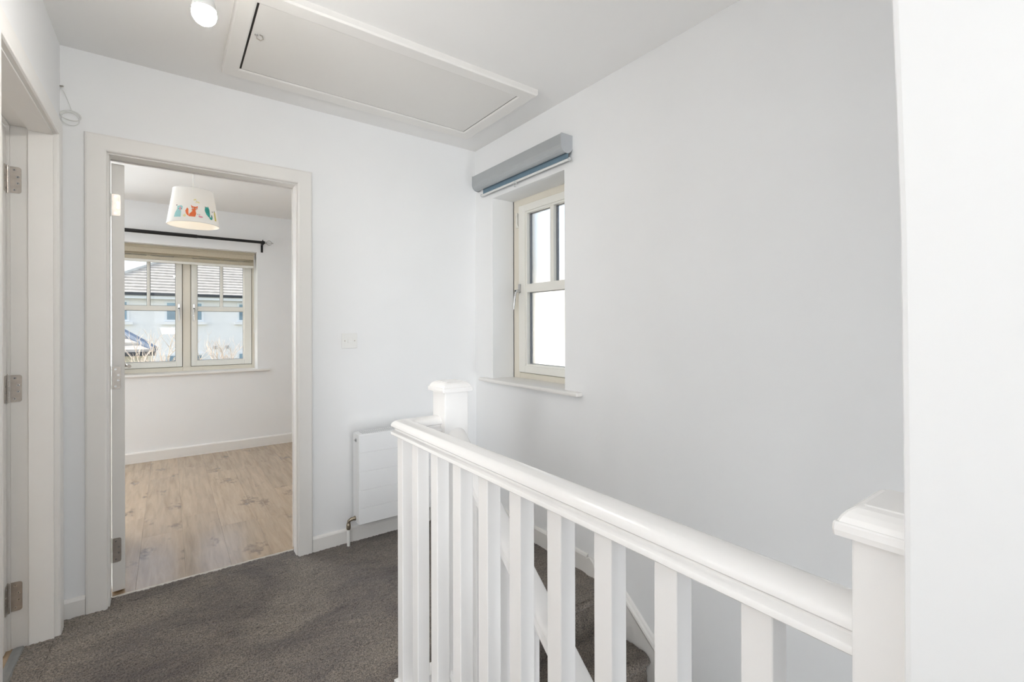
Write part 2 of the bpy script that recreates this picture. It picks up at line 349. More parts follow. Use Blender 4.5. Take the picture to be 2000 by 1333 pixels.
# carpeted landing floor: a fine grid with uneven pile
def grid_mesh(name, xs, ys, zfun, m, parent=None, jit=0.0022, **props):
    X, Y = np.meshgrid(xs, ys); nx, ny = len(xs), len(ys)
    rng = np.random.default_rng(3)
    Z = zfun(X, Y) + rng.uniform(-1, 1, X.shape) * jit
    Xj = X + rng.uniform(-1, 1, X.shape) * jit * 0.8; Yj = Y + rng.uniform(-1, 1, X.shape) * jit * 0.8
    co = np.stack([Xj, Yj, Z], -1).reshape(-1, 3)
    idx = np.arange(nx*ny).reshape(ny, nx)
    q = np.stack([idx[:-1,:-1], idx[:-1,1:], idx[1:,1:], idx[1:,:-1]], -1).reshape(-1, 4)
    me = bpy.data.meshes.new(name); me.vertices.add(len(co)); me.vertices.foreach_set('co', co.ravel().astype(np.float32))
    me.loops.add(q.size); me.loops.foreach_set('vertex_index', q.ravel().astype(np.int32))
    me.polygons.add(len(q)); me.polygons.foreach_set('loop_start', np.arange(0, q.size, 4, dtype=np.int32)); me.polygons.foreach_set('loop_total', np.full(len(q), 4, dtype=np.int32))
    me.polygons.foreach_set('use_smooth', np.ones(len(q), dtype=bool))
    me.update(calc_edges=True); me.materials.append(m)
    o = bpy.data.objects.new(name, me); COL.objects.link(o)
    if parent is not None: o.parent = parent; o.matrix_parent_inverse = WM(parent).inverted()
    for k, v in props.items(): o[k] = v
    return o
fl = thing('floor', (-1.0, -0.6, 0), **ST)
st = 0.0065
zf = lambda X, Y: 0.0015*np.sin(X*23+Y*9)*np.sin(Y*31) + 0.001
grid_mesh('carpet', np.arange(WX, 0.0, st), np.arange(-1.203, 0.004, st), zf, CARPET, fl)
grid_mesh('carpet', np.arange(WX, -1.015, st), np.arange(-3.0, -1.200, st), zf, CARPET, fl)
grid_mesh('carpet', np.arange(WX, -1.015, 0.03), np.arange(YE, -2.97, 0.03), zf, CARPET, fl, jit=0.001)
# carpet strips running into the two door openings
grid_mesh('carpet', np.arange(-1.876, -1.119, st), np.arange(0.0, 0.080, st), zf, CARPET, fl)
grid_mesh('carpet', np.arange(-2.118, -2.030, st), np.arange(-0.93, -0.140, st), zf, CARPET, fl)

# ------------------------------------------------------------------ laminate floors
def planks(parent, x0, x1, y0, y1, wid=0.192, length=1.28, z=0.0):
    rnd = random.Random(5); cache = {}
    nx = int(math.ceil((x1-x0)/wid))
    for i in range(nx):
        xa = x0+i*wid; xb = min(x1, xa+wid)
        y = y0 - rnd.uniform(0.1, 0.9)*length
        while y < y1:
            ya = max(y, y0); yb = min(y+length, y1)
            if yb-ya > 0.02:
                bm = bm_new(); g = 0.0002
                hx, hy = (xb-xa)/2-g, (yb-ya)/2-g; c = 0.0005
                # top with a fine bevelled edge
                lo = [bm.verts.new(p) for p in ((-hx,-hy,-0.008),(hx,-hy,-0.008),(hx,hy,-0.008),(-hx,hy,-0.008))]
                mi = [bm.verts.new(p) for p in ((-hx,-hy,-c),(hx,-hy,-c),(hx,hy,-c),(-hx,hy,-c))]
                tp = [bm.verts.new(p) for p in ((-hx+c,-hy+c,0),(hx-c,-hy+c,0),(hx-c,hy-c,0),(-hx+c,hy-c,0))]
                for A, Bv in ((lo, mi), (mi, tp)):
                    for k in range(4): bm.faces.new([A[k], A[(k+1)%4], Bv[(k+1)%4], Bv[k]])
                bm.faces.new(tp); bm.faces.new(lo[::-1])
                o = obj('plank', bm, WOOD, None); o.location = ((xa+xb)/2, (ya+yb)/2, z)
                o.parent = parent; o.matrix_parent_inverse = WM(parent).inverted()
            y += length
fb = thing('floor_bedroom', (-1.5, 1.5, 0), **ST)
planks(fb, -4.1, 0.0, 0.085, BW)
fr = thing('floor_room', (-3.3, -1.5, 0), **ST)
planks(fr, -4.7, -2.135, -3.0, 0.0, length=1.28)

# ------------------------------------------------------------------ baseboards
def base(name, path, h=0.085, t=0.015):
    prof = [(0, -0.02), (t, -0.02), (t, h-0.012), (t-0.004, h-0.004), (t-0.008, h), (0, h)]
    bm = bm_new(); sweep(bm, path, prof); return obj(name, bm, TRIM, **ST)
def base2(name, path, side, h=0.085, t=0.015):
    prof = [(0, -0.02), (side*t, -0.02), (side*t, h-0.012), (side*(t-0.004), h-0.004), (side*(t-0.009), h), (0, h)]
    bm = bm_new(); sweep(bm, path, prof); return obj(name, bm, TRIM, **ST)
base2('baseboard_back', [(-1.044, 0, 0), (0, 0, 0)], 1, 0.080)
base2('baseboard_back_left', [(WX, 0, 0), (-1.957, 0, 0)], 1, 0.080)
base2('baseboard_right', [(0, 0, 0), (0, -1.046, 0)], 1, 0.093)
base2('baseboard_bedroom', [(-4.1, BW, 0), (0.0, BW, 0)], 1, 0.096)
base2('baseboard_stairwell', [(-1.105, -2.6, 0), (-1.105, YE, 0)], 1, 0.085)

# ------------------------------------------------------------------ doors (local u along wall from the hinge jamb, v into the room)
HZ = [(1.732, 1.832), (0.937, 1.040), (0.142, 0.252)]
def make_door(name, fmap, loc):
    f = lambda u, v, z: fmap(u, v, z)
    root = thing(name, loc, **ST)
    W = 0.767 if name == 'door_1' else 0.792
    def bx(nm, m, par, u0, u1, v0, v1, z0, z1, bevel=0.0, **p): return B(nm, m, par, u0, u1, v0, v1, z0, z1, bevel, f, **p)
    # lining: stop section to v = .07, rebate behind it
    Ht = 1.983; g = 0.006
    bm = bm_new()
    box(bm, -0.020, g-0.012, 0.0, WT, -0.01, Ht+g+0.0, f); box(bm, W-g+0.012, W+0.020, 0.0, WT, -0.01, Ht+g, f)
    box(bm, -0.020, W+0.020, 0.0, WT, Ht+0.006, Ht+0.020, f)
    box(bm, g-0.013, g, 0.0, 0.070, -0.01, Ht-g, f); box(bm, W-g, W-g+0.013, 0.0, 0.070, -0.01, Ht-g, f)
    box(bm, g-0.013, W-g+0.013, 0.0, 0.070, Ht-g, Ht+0.007, f)
    obj('lining', bm, TRIM, root, 0.0012)
    # casings: each leg and head board has a rounded inner edge
    cw, t = 0.0728, 0.018
    def casing(v0, s):
        # mitred boards as profiles: (distance from the inner edge, thickness)
        pr = [(0, 0), (0, t*0.62), (0.003, t*0.9), (0.008, t), (cw-0.008, t), (cw-0.002, t*0.85), (cw, t*0.6), (cw, 0)]
        for part in ('left', 'right', 'head'):
            bm = bm_new(); rings = []
            if part == 'head': ends = [(lambda d: (-d, Ht+d)), (lambda d: (W+d, Ht+d))]
            elif part == 'left': ends = [(lambda d: (-d, -0.01)), (lambda d: (-d, Ht+d))]
            else: ends = [(lambda d: (W+d, -0.01)), (lambda d: (W+d, Ht+d))]
            for e in ends:
                rings.append([bm.verts.new(f(e(d)[0], v0 + s*h, e(d)[1])) for d, h in pr])
            A, Bq = rings; n = len(pr)
            for k in range(n): bm.faces.new([A[k], A[(k+1)%n], Bq[(k+1)%n], Bq[k]])
            bm.faces.new(A[::-1]); bm.faces.new(Bq)
            obj('casing', bm, TRIM, root)
    casing(0.0, -1); casing(WT, 1)
    # leaf, opened at right angles into the room
    u0, u1 = (0.005, 0.051) if name == 'door_1' else (0.006, 0.050); va, vb = (WT-0.001 if name == 'door_1' else WT+0.008), 0.0
    vb = va + 0.757
    zb, zt = 0.008, 1.972
    ang = math.radians(6.5) if name == 'door_1' else 0.0
    f0 = f
    def f(u, v, z, f0=f0, u0=u0, va=va, ang=ang):
        du, dv = u-u0, v-va
        return f0(u0+du*math.cos(ang)-dv*math.sin(ang), va+du*math.sin(ang)+dv*math.cos(ang), z)
    bm = bm_new(); box(bm, u0, u1, va, vb, zb, zt, f)
    leaf = obj('door_leaf', bm, DOORP, root, 0.002)
    for s, ux in ((-1, u0), (1, u1)):                                # raised panels on both faces
        for (pa, pb, qa, qb) in ((0.11, 0.34, 0.20, 0.78), (0.42, 0.65, 0.20, 0.78), (0.11, 0.34, 0.98, 1.84), (0.42, 0.65, 0.98, 1.84)):
            bm = bm_new(); box(bm, *(sorted((ux, ux+s*0.005))), va+pa, va+pb, zb+qa, zb+qb, f); obj('panel', bm, DOORP, leaf, 0.003)
    bm = bm_new(); s = 1
    for s, ux in ((-1, u0), (1, u1)):
        c = (ux, va+0.70, 1.0)
        tube(bm, [f(c[0], c[1], c[2]), f(c[0]+s*0.010, c[1], c[2])], 0.026, 18)
        tube(bm, [f(c[0]+s*0.008, c[1], c[2]), f(c[0]+s*0.045, c[1], c[2]), f(c[0]+s*0.052, c[1]-0.02, c[2]), f(c[0]+s*0.052, c[1]-0.12, c[2])], 0.009, 10)
    obj('door_handle', bm, STEEL, leaf, smooth=True)
    # hinges
    for (za, zc) in HZ:
        zm = (za+zc)/2; r = 0.0065
        hg = thing('hinge', loc); hg.parent = root; hg.matrix_parent_inverse = WM(root).inverted()
        def leafplate(axis):
            # rounded plate: on the jamb rebate (axis 'v') or on the leaf's hinge edge (axis 'u')
            pts = []; w = 0.031; rr = 0.009
            for k in range(7): a = PI/2*k/6; pts.append((w-rr+rr*math.sin(a), zc-rr+rr*math.cos(a)))
            for k in range(7): a = PI/2*k/6; pts.append((w-rr+rr*math.cos(a), za+rr-rr*math.sin(a)))
            pts.append((0, za)); pts.insert(0, (0, zc))
            bm = bm_new(); va_, vb_ = [], []
            for (d, z) in pts:
                if axis == 'v':                                        # on the jamb
                    A = fmap(-0.0062, WT-0.000-d, z); Bq = fmap(-0.0042, WT-0.000-d, z)
                else:
                    A = f(u0+0.001+d, va-0.0004+0.0005, z); Bq = f(u0+0.001+d, va-0.0016, z)
                va_.append(bm.verts.new(A)); vb_.append(bm.verts.new(Bq))
            n = len(pts); bm.faces.new(va_); bm.faces.new(vb_[::-1])
            for k in range(n): bm.faces.new([va_[k], vb_[k], vb_[(k+1)%n], va_[(k+1)%n]])
            obj('hinge_plate', bm, STEEL, hg)
            for (d, q) in ((0.012, 0.88), (0.0215, 0.62), (0.0215, 0.38), (0.012, 0.12)):
                z = za + (zc-za)*q
                if axis == 'v': c = Vector(fmap(-0.0040, WT-d, z)); nrm = (Vector(fmap(1, 0, 0))-Vector(fmap(0, 0, 0)))
                else: c = Vector(f(u0+0.001+d, va-0.0018, z)); nrm = (Vector(f(0, -1, 0))-Vector(f(0, 0, 0)))
                bm = bm_new(); tube(bm, [c-nrm*0.001, c+nrm*0.0008, c+nrm*0.0008, c-nrm*0.0009], [0.0046, 0.0043, 0.0016, 0.0010], 12)
                obj('screw', bm, CHROME, hg, smooth=True)
        leafplate('v'); leafplate('u')
        bm = bm_new()
        ku, kv = (-0.0035, WT+0.0065)
        n = 5
        for k in range(n):
            a_ = za-0.002 + (zc-za+0.004)*k/n; b_ = za-0.002 + (zc-za+0.004)*(k+1)/n - 0.0012
            tube(bm, [fmap(ku, kv, a_), fmap(ku, kv, b_)], r if k % 2 == 0 else r*0.94, 12)
        tube(bm, [fmap(ku, kv, za-0.004), fmap(ku, kv, zc+0.004)], r*0.6, 10)
        obj('knuckle', bm, STEEL, hg, smooth=True)
    return root
d1 = make_door('door_1', lambda u, v, z: (-1.884+u, v, z), (-1.5, 0.06, 0))
d2 = make_door('door_2', lambda u, v, z: (WX-v, -0.138-u, z), (WX-0.06, -0.53, 0))
# threshold strips
bm = bm_new(); prism(bm, [(0.076, -0.005), (0.078, 0.0035), (0.084, 0.0045), (0.091, 0.003), (0.093, -0.002)], -1.876, -1.123, 'x')
obj('trim_1', bm, THRP, **ST)
bm = bm_new(); prism(bm, [(-2.148, -0.003), (-2.146, 0.005), (-2.134, 0.007), (-2.118, 0.006), (-2.112, -0.003)], -0.925, -0.143, 'y')
obj('trim_2', bm, ZINC, **ST)

# ------------------------------------------------------------------ window 2 (right wall, obscure glass)
w2 = thing('window_2', (0.165, -0.55, 0.88), **ST)
FX = 0.165; zS0, zS1, yS0, yS1 = 0.926, 1.992, -0.930, -0.282
bm = bm_new()  # fixed frame: stepped profile
for (x0, x1, i) in ((FX, FX+0.020, 0.0), (FX+0.012, FX+0.07, 0.012)):
    ya, yb, za, zb = -1.0, -0.200, 0.870, 2.05
    k0, k1 = 0.004, 0
    box(bm, x0, x1, ya, yS0-0.004+0.0+i*0, za, zb); box(bm, x0, x1, yS1+0.004-i*0, yb, za, zb)
    box(bm, x0, x1, yS0-0.004, yS1+0.004, za, zS0-0.004+i); box(bm, x0, x1, yS0-0.004, yS1+0.004, zS1+0.004-i, zb)
obj('frame', bm, UPVC, w2, 0.003)
SEAL = mat('dark_window_seal', (0.10, 0.085, 0.07), 0.7, noise=0.05)
bm = bm_new()
def ring0(bm, x0, x1, ya, yb, za, zb, w):
    box(bm, x0, x1, ya, ya+w, za, zb); box(bm, x0, x1, yb-w, yb, za, zb); box(bm, x0, x1, ya+w, yb-w, za, za+w); box(bm, x0, x1, ya+w, yb-w, zb-w, zb)
ring0(bm, FX+0.004, FX+0.013, yS0-0.004, yS1+0.004, zS0-0.004, zS1+0.004, 0.0042); obj('seal', bm, SEAL, w2)
s = thing('sash', (FX, -0.6, 1.4)); s.parent = w2; s.matrix_parent_inverse = WM(w2).inverted()
gy0, gy1, gz0, gz1 = -0.850, -0.360, 0.982, 1.936
tz0, tz1 = 1.434, 1.487; by0, by1 = -0.612, -0.580
def ring(bm, x0, x1, ya, yb, za, zb, w0, w1, w2_, w3):
    box(bm, x0, x1, ya, ya+w0, za, zb); box(bm, x0, x1, yb-w1, yb, za, zb)
    box(bm, x0, x1, ya+w0, yb-w1, za, za+w2_); box(bm, x0, x1, ya+w0, yb-w1, zb-w3, zb)
bm = bm_new(); ring(bm, FX-0.014, FX+0.012, yS0, yS1, zS0, zS1, gy0-yS0-0.012, yS1-gy1-0.012, gz0-zS0-0.012, zS1-gz1-0.012)
ring(bm, FX-0.006, FX+0.030, yS0+0.01, yS1-0.01, zS0+0.01, zS1-0.01, gy0-yS0-0.01, yS1-gy1-0.01, gz0-zS0-0.01, zS1-gz1-0.01)
box(bm, FX-0.010, FX+0.034, gy0, gy1, tz0, tz1); 
obj('sash_frame', bm, UPVC2, s, 0.003)
bm = bm_new(); box(bm, FX-0.006, FX+0.030, by0, by1, tz1, gz1); obj('glazing_bar', bm, UPVC2, s, 0.003)
bm = bm_new()
for ya, yb, za, zb in ((gy0, by0, tz1, gz1), (by1, gy1, tz1, gz1), (gy0, gy1, gz0, tz0)):
    ring(bm, FX+0.016, FX+0.036, ya, yb, za, zb, 0.0055, 0.0055, 0.002, 0.003)
obj('glazing_gasket', bm, mat('grey_gasket', (0.22, 0.23, 0.25), 0.5, noise=0.05), s)
for ya, yb, za, zb in ((gy0, by0, tz1, gz1), (by1, gy1, tz1, gz1), (gy0, gy1, gz0, tz0)):
    B('pane', FROST, s, FX+0.024, FX+0.028, ya, yb, za, zb)
def win_handle(parent, f):
    """espagnolette handle: small rose, neck and drooping lever; f(a, out, z)"""
    bm = bm_new()
    box(bm, -0.009, 0.009, 0.0, 0.008, -0.010, 0.045, f)
    tube(bm, [f(0, 0.006, 0.0), f(0, 0.030, 0.0)], 0.010, 12)
    tube(bm, [f(0, 0.030, 0.006), f(0.002, 0.036, -0.02), f(0.004, 0.042, -0.06), f(0.004, 0.046, -0.100), f(0.004, 0.046, -0.118)], [0.008, 0.008, 0.0075, 0.0065, 0.005], 10)
    o = obj('handle', bm, CHROME, parent, smooth=True)
    bm = bm_new(); tube(bm, [f(0, 0.028, 0.001), f(0, 0.0405, 0.001)], 0.0055, 10); obj('lock_button', bm, BLACK, o, smooth=True)
win_handle(w2, lambda a, o, z: (FX-0.014-o, -0.297+a, 1.445+z))
# restrictor stay at the top of the frame and the corner cable tip
bm = bm_new(); box(bm, FX-0.012, FX+0.002, -0.270, -0.252, 1.86, 1.95); tube(bm, [(FX-0.012, -0.268, 1.955), (FX-0.020, -0.272, 1.93), (FX-0.016, -0.270, 1.88), (FX-0.012, -0.281, 1.855)], 0.0035, 8)
obj('stay', bm, UPVC2, w2, 0.002)
# sill board
bm = bm_new()
pts = [(-0.046, -0.100), (-0.046, -1.012), (0.0, -1.012), (0.0, -0.880), (0.166, -0.880), (0.166, -0.208), (0.0, -0.208), (0.0, -0.100)]
prism(bm, pts, 0.8665, 0.888, 'z'); obj('sill', bm, TRIM, w2, 0.007)

# ------------------------------------------------------------------ blue roller blind
rb = thing('roller_blind', (0.0, -0.51, 2.14), label='grey roller blind cassette with blue-grey fabric above the small frosted window', category='roller blind')
ya, yb, zc0, zc1 = -0.938, -0.088, 2.103, 2.193
def dprof(d, zc0, zc1, n=10, g=0):
    r = d/2; pts = [(0-g, zc1), (-d, zc1)]
    for k in range(n+1):
        a = PI*k/n; pts.append((-d/2 - math.cos(a)*d/2, zc0+r - math.sin(a)*r))
    return pts
full = dprof(0.076, zc0, zc1)
shell = full[1:8]                                            # front and lower front only: the slot stays open below
inner = [(-p[0]*-0.965-0.0, p[1]+0.0015) for p in shell[::-1]]
bm = bm_new(); prism(bm, [(p[0], p[1]) for p in [(-0.001, zc1)] + shell + inner + [(-0.001, zc1-0.003)]], ya, yb, 'y'); obj('cassette', bm, GREYM, rb)
for (q0, q1) in ((ya-0.004, ya), (yb, yb+0.004)):
    bm = bm_new(); prism(bm, dprof(0.078, zc0-0.003, zc1+0.002, 14), q0, q1, 'y'); obj('end_cap', bm, GREYE, rb)
bm = bm_new(); tube(bm, [(-0.032, ya, 2.150), (-0.032, yb, 2.150)], 0.022, 18); obj('fabric_roll', bm, BLUEF, rb, smooth=True)
B('fabric', BLUEF, rb, -0.0265, -0.0255, -0.938, -0.138, 2.076, 2.150)
bm = bm_new(); tube(bm, [(-0.026, -0.944, 2.071), (-0.026, -0.122, 2.071)], 0.0065, 12); bar = obj('bottom_bar', bm, mat('white_bar', (0.75,0.75,0.74), 0.35, noise=0.01), rb, smooth=True)
mat('clear_plastic', (0.6,0.62,0.62), 0.2, noise=0.02)
for q in (-0.948, -0.126):
    bm = bm_new(); tube(bm, [(-0.026, q, 2.071), (-0.026, q+0.008, 2.071)], 0.009, 12); obj('bar_end', bm, MATS['clear_plastic'], bar, smooth=True)
bm = bm_new(); rp = [(-0.032, -0.49 + 0.011*math.cos(2*PI*k/16), 2.052 + 0.013*math.sin(2*PI*k/16)) for k in range(16)]
tube(bm, rp, 0.0022, 8, closed=True); box(bm, -0.035, -0.026, -0.497, -0.483, 2.060, 2.073); obj('pull_ring', bm, MATS['clear_plastic'], rb, smooth=True)

# ------------------------------------------------------------------ loft hatch
lh = thing('loft_hatch', (-0.83, -0.55, H), label='white loft hatch with raised frame set into the ceiling', category='loft hatch')
hx0, hx1, hy0, hy1 = -1.475, -0.182, -0.886, -0.203; px0, px1, py0, py1 = -1.409, -0.259, -0.813, -0.286; zf_ = 2.370
def mitred(bm, x0, x1, y0, y1, pr_in, z):
    pass
def hatch_side(k):
    outer = [(hx0, hy0), (hx1, hy0), (hx1, hy1), (hx0, hy1)]; inner = [(px0-0.004, py0-0.003), (px1+0.003, py0-0.003), (px1+0.003, py1+0.003), (px0-0.004, py1+0.003)]
    bm = bm_new(); a0, a1 = outer[k], outer[(k+1)%4]; b0, b1 = inner[k], inner[(k+1)%4]
    def L(p, q, t): return (p[0]+(q[0]-p[0])*t, p[1]+(q[1]-p[1])*t)
    rings = []
    for (o_, i_) in ((a0, b0), (a1, b1)):
        pr = [(0, H), (0, H-0.022), (0.06, H-0.029), (0.10, zf_), (0.90, zf_), (0.985, zf_+0.002), (1.0, zf_+0.005), (1.0, H)]
        rings.append([bm.verts.new((*L(o_, i_, t), z)) for t, z in pr])
    A, Bq = rings; n = len(A)
    for j in range(n): bm.faces.new([A[j], A[(j+1)%n], Bq[(j+1)%n], Bq[j]])
    bm.faces.new(A[::-1]); bm.faces.new(Bq); obj('frame_board', bm, TRIM, lh)
for k in range(4): hatch_side(k)
B('hatch_panel', mat('hatch_panel_paint', (0.76, 0.745, 0.72), 0.6, noise=0.01, nscale=3), lh, px0+0.004, px1-0.0015, py0+0.0005, py1-0.0015, 2.376, 2.396)
B('gap_shade', DARK, lh, px0-0.0039, px1+0.0029, py0-0.0029, py1+0.0029, 2.3775, 2.3995)  # solid dark box: shade of the gap round the panel put in as colour
# turn-catch: plate with a small hook
hc = thing('catch', (-1.385, -0.61, 2.376)); hc.parent = lh; hc.matrix_parent_inverse = WM(lh).inverted()
bm = bm_new(); lathe(bm, [(0.0001, 0), (0.007, 0), (0.006, -0.003), (0.0001, -0.0035)], (-1.388, -0.600, 2.376), 14); obj('catch_plate', bm, CHROME, hc, smooth=True)
bm = bm_new(); tube(bm, [(-1.388, -0.600, 2.376), (-1.386, -0.600, 2.362), (-1.374, -0.604, 2.356), (-1.366, -0.612, 2.360), (-1.370, -0.622, 2.366), (-1.380, -0.624, 2.366)], 0.0022, 8); obj('hook', bm, STEEL, hc, smooth=True)

# ------------------------------------------------------------------ pendant bulb on the landing
pl = thing('pendant_bulb', (-1.588, -1.131, H), label='bare lit bulb in a white holder hanging from the landing ceiling', category='light')
bx_, by_, bz = -1.588, -1.131, 2.092
def ring_at(name, prof, m, par, seg=32): 
    bm = bm_new(); lathe(bm, prof, (bx_, by_, 0), seg); return obj(name, bm, m, par, smooth=True)
ring_at('ceiling_rose', [(0.0005, H-0.024), (0.012, H-0.023), (0.03, H-0.018), (0.038, H-0.006), (0.039, H), (0.0005, H)], WPLAS, pl)
bm = bm_new(); tube(bm, [(bx_, by_, H-0.02), (bx_, by_, 2.245)], 0.003, 8); obj('cord', bm, WPLAS, pl, smooth=True)
ring_at('lamp_holder', [(0.0005, 2.252), (0.008, 2.250), (0.013, 2.238), (0.019, 2.225), (0.020, 2.185), (0.0005, 2.185)], WPLAS, pl)
bl = ring_at('bulb_base', [(0.0005, 2.186), (0.015, 2.186), (0.017, 2.165), (0.024, 2.135), (0.0288, 2.112), (0.0292, 2.104), (0.0005, 2.103)], WPLAS, pl)
prof = []
for k in range(13):
    a = -PI/2 + (PI/2+0.30)*k/12; prof.append((max(0.0004, 0.0300*math.cos(a)), bz + 0.0300*math.sin(a)))
ring_at('bulb_glass', prof, BULBM, bl, 40)

# ------------------------------------------------------------------ radiator
ra = thing('radiator', (-0.53, -0.07, 0.13), label='white flat-panel radiator with grooved front on the wall behind the banister', category='radiator')
rx0, rx1, ry0, ry1, rz0, rz1 = -0.830, -0.235, -0.125, -0.022, 0.128, 0.625
bm = bm_new()
cut = [rz0] + [0.215+0.004, 0.314+0.004, 0.416+0.004, 0.521+0.004] + [rz1]
pts = [(ry0+0.018, rz0)]
for i, (za, zb) in enumerate(zip(cut, cut[1:])):
    pts += [(ry0, za+0.002 if i else za+0.004), (ry0, zb-0.002 if i < 4 else zb-0.004)]
    if i < 4: pts += [(ry0+0.0035, zb-0.0008), (ry0+0.0035, zb+0.0008)]
pts += [(ry0+0.005, rz1), (ry0+0.018, rz1)]
prism(bm, pts, rx0+0.004, rx1-0.004, 'x'); obj('front_panel', bm, RADP, ra)
for (p, q) in ((rx0, rx0+0.006), (rx1-0.006, rx1)):
    bm = bm_new(); box(bm, p, q, ry0+0.004, ry1, rz0+0.002, rz1-0.001); obj('side_panel', bm, RADP, ra, 0.002)
B('back_panel', RADP, ra, rx0+0.01, rx1-0.01, ry1-0.015, ry1-0.003, rz0+0.01, rz1-0.01)
tg = B('top_grille', RADP, ra, rx0+0.004, rx1-0.004, ry0+0.006, ry1, rz1-0.006, rz1-0.001)
bm = bm_new(); x = rx0+0.03
while x < rx1-0.03: box(bm, x, x+0.004, ry0+0.025, ry1-0.012, rz1-0.0012, rz1-0.0003); x += 0.012
obj('grille_slots', bm, mat('grille_grey', (0.45, 0.46, 0.47), 0.6, noise=0.02), tg, kind='stuff')
B('bracket', RADP, ra, -0.70, -0.66, ry1-0.005, 0.0, 0.2, 0.56); B('bracket', RADP, ra, -0.40, -0.36, ry1-0.005, 0.0, 0.2, 0.56)
bm = bm_new(); tube(bm, [(rx0+0.002, -0.075, 0.588), (rx0-0.004, -0.075, 0.588)], 0.011, 6); tube(bm, [(rx0-0.003, -0.075, 0.588), (rx0-0.010, -0.075, 0.588)], 0.005, 8); obj('bleed_valve', bm, CHROME, ra)
bm = bm_new()
tube(bm, [(rx0+0.002, -0.060, 0.150), (rx0-0.006, -0.060, 0.150)], 0.013, 6); tube(bm, [(rx0-0.004, -0.060, 0.150), (rx0-0.022, -0.058, 0.148), (rx0-0.034, -0.055, 0.140), (rx0-0.036, -0.053, 0.120)], [0.010, 0.010, 0.009, 0.008], 12)
vl = obj('valve', bm, BRASS, ra, smooth=True)
bm = bm_new(); tube(bm, [(rx0-0.036, -0.053, 0.128), (rx0-0.036, -0.053, 0.118), (rx0-0.036, -0.053, 0.102), (rx0-0.036, -0.053, 0.092)], [0.010, 0.0125, 0.0125, 0.009], 8); obj('valve_nut', bm, BRASS, vl)
bm = bm_new(); tube(bm, [(rx0-0.036, -0.053, 0.094), (rx0-0.036, -0.053, -0.005)], 0.0085, 14); obj('pipe', bm, WPLAS, ra, smooth=True)

# ------------------------------------------------------------------ light switch
ls = thing('light_switch', (-0.843, 0, 1.14), label='white single rocker light switch on the wall above the radiator', category='light switch')
B('plate', WPLAS, ls, -0.886, -0.800, -0.009, 0.0, 1.098, 1.182, 0.003)
bm = bm_new(); prism(bm, [(-0.008, 1.128), (-0.0145, 1.128), (-0.0105, 1.152), (-0.008, 1.152)], -0.854, -0.832, 'x'); obj('rocker', bm, WPLAS, ls, 0.0008)
for x in (-0.8705, -0.8155):
    bm = bm_new(); tube(bm, [(x, -0.0085, 1.140), (x, -0.0102, 1.140)], 0.0033, 12); obj('screw', bm, STEEL, ls)

# ------------------------------------------------------------------ coiled alarm cable by the corner
cc = thing('coiled_cable', (-2.0, 0, 2.1), label='loose white wire hanging in a small coil in the ceiling corner beside the doors', category='cable')
bm = bm_new(); tube(bm, [(-2.031, -0.001, 2.226), (-2.026, -0.012, 2.216), (-2.016, -0.010, 2.195), (-2.004, -0.008, 2.160), (-1.996, -0.008, 2.135)], 0.0014, 6)
for dz, rx, rz, ph in ((0, 0.031, 0.018, 0), (0.003, 0.033, 0.020, 0.3), (-0.012, 0.028, 0.027, 0.5)):
    tube(bm, [(-2.000 + rx*math.cos(2*PI*k/28+ph), -0.008 - 0.004*math.sin(4*PI*k/28), 2.108 + dz + rz*math.sin(2*PI*k/28+ph)) for k in range(28)], 0.0015, 6, closed=True)
obj('wire', bm, CABLE, cc, smooth=True)
bm = bm_new(); tube(bm, [(-2.033, -0.002, 2.228), (-2.022, -0.006, 2.228)], 0.0035, 8); obj('junction', bm, STEEL, cc)

# ------------------------------------------------------------------ stairs
P_ = 0.185/0.225; NY = -1.203
def zp(y): return P_*(y-NY)
sr = thing('staircase', (-0.43, -2.0, -1.0), label='straight flight of carpeted stairs going down beside the right wall', category='staircase')
def stair_step(n):
    y0 = NY-0.225*n; z0 = -0.185*n; r = 0.026                      # nosing front at y0, tread top z0; covers tread n from its nosing back, riser below
    prof = []
    back = y0+0.225+0.014 if n else y0+0.030
    for t in np.linspace(0, 1, 22 if n else 3)[:-1]: prof.append((back+(y0+r-back)*t, z0))
    for k in range(9): a = PI*k/8; prof.append((y0+r - r*math.sin(a), z0-r+r*math.cos(a)))
    prof.append((y0+0.020, z0-2*r-0.002))
    for t in np.linspace(0, 1, 14)[1:]: prof.append((y0+0.020-0.008*t, z0-2*r-0.002+(-0.185+2*r-0.0)*t))
    xs = np.arange(-0.857, -0.010, 0.011) if n < 6 else np.array([-0.857, -0.012])
    rng = np.random.default_rng(n); prof = np.array(prof)
    X = np.tile(xs, (len(prof), 1)); Y = np.tile(prof[:, :1], (1, len(xs))); Z = np.tile(prof[:, 1:], (1, len(xs)))
    j = 0.0024 if n < 6 else 0
    co = np.stack([X, Y+rng.uniform(-j, j, X.shape), Z+rng.uniform(-j, j, X.shape)], -1).reshape(-1, 3)
    ny, nx = X.shape; idx = np.arange(nx*ny).reshape(ny, nx)
    q = np.stack([idx[:-1,:-1], idx[1:,:-1], idx[1:,1:], idx[:-1,1:]], -1).reshape(-1, 4)
    me = bpy.data.meshes.new('step'); me.from_pydata(co.tolist(), [], q.tolist()); me.materials.append(CARPET)
    for p in me.polygons: p.use_smooth = True
    o = bpy.data.objects.new('step', me); COL.objects.link(o); o.parent = sr; o.matrix_parent_inverse = WM(sr).inverted()
for n in range(0, 14): stair_step(n)
# wall string with its moulded cap
yE = NY-0.225*13.3
def ztop(y): return zp(y)+0.060
pts = [(-1.046, -0.30), (-1.046, 0.078)]
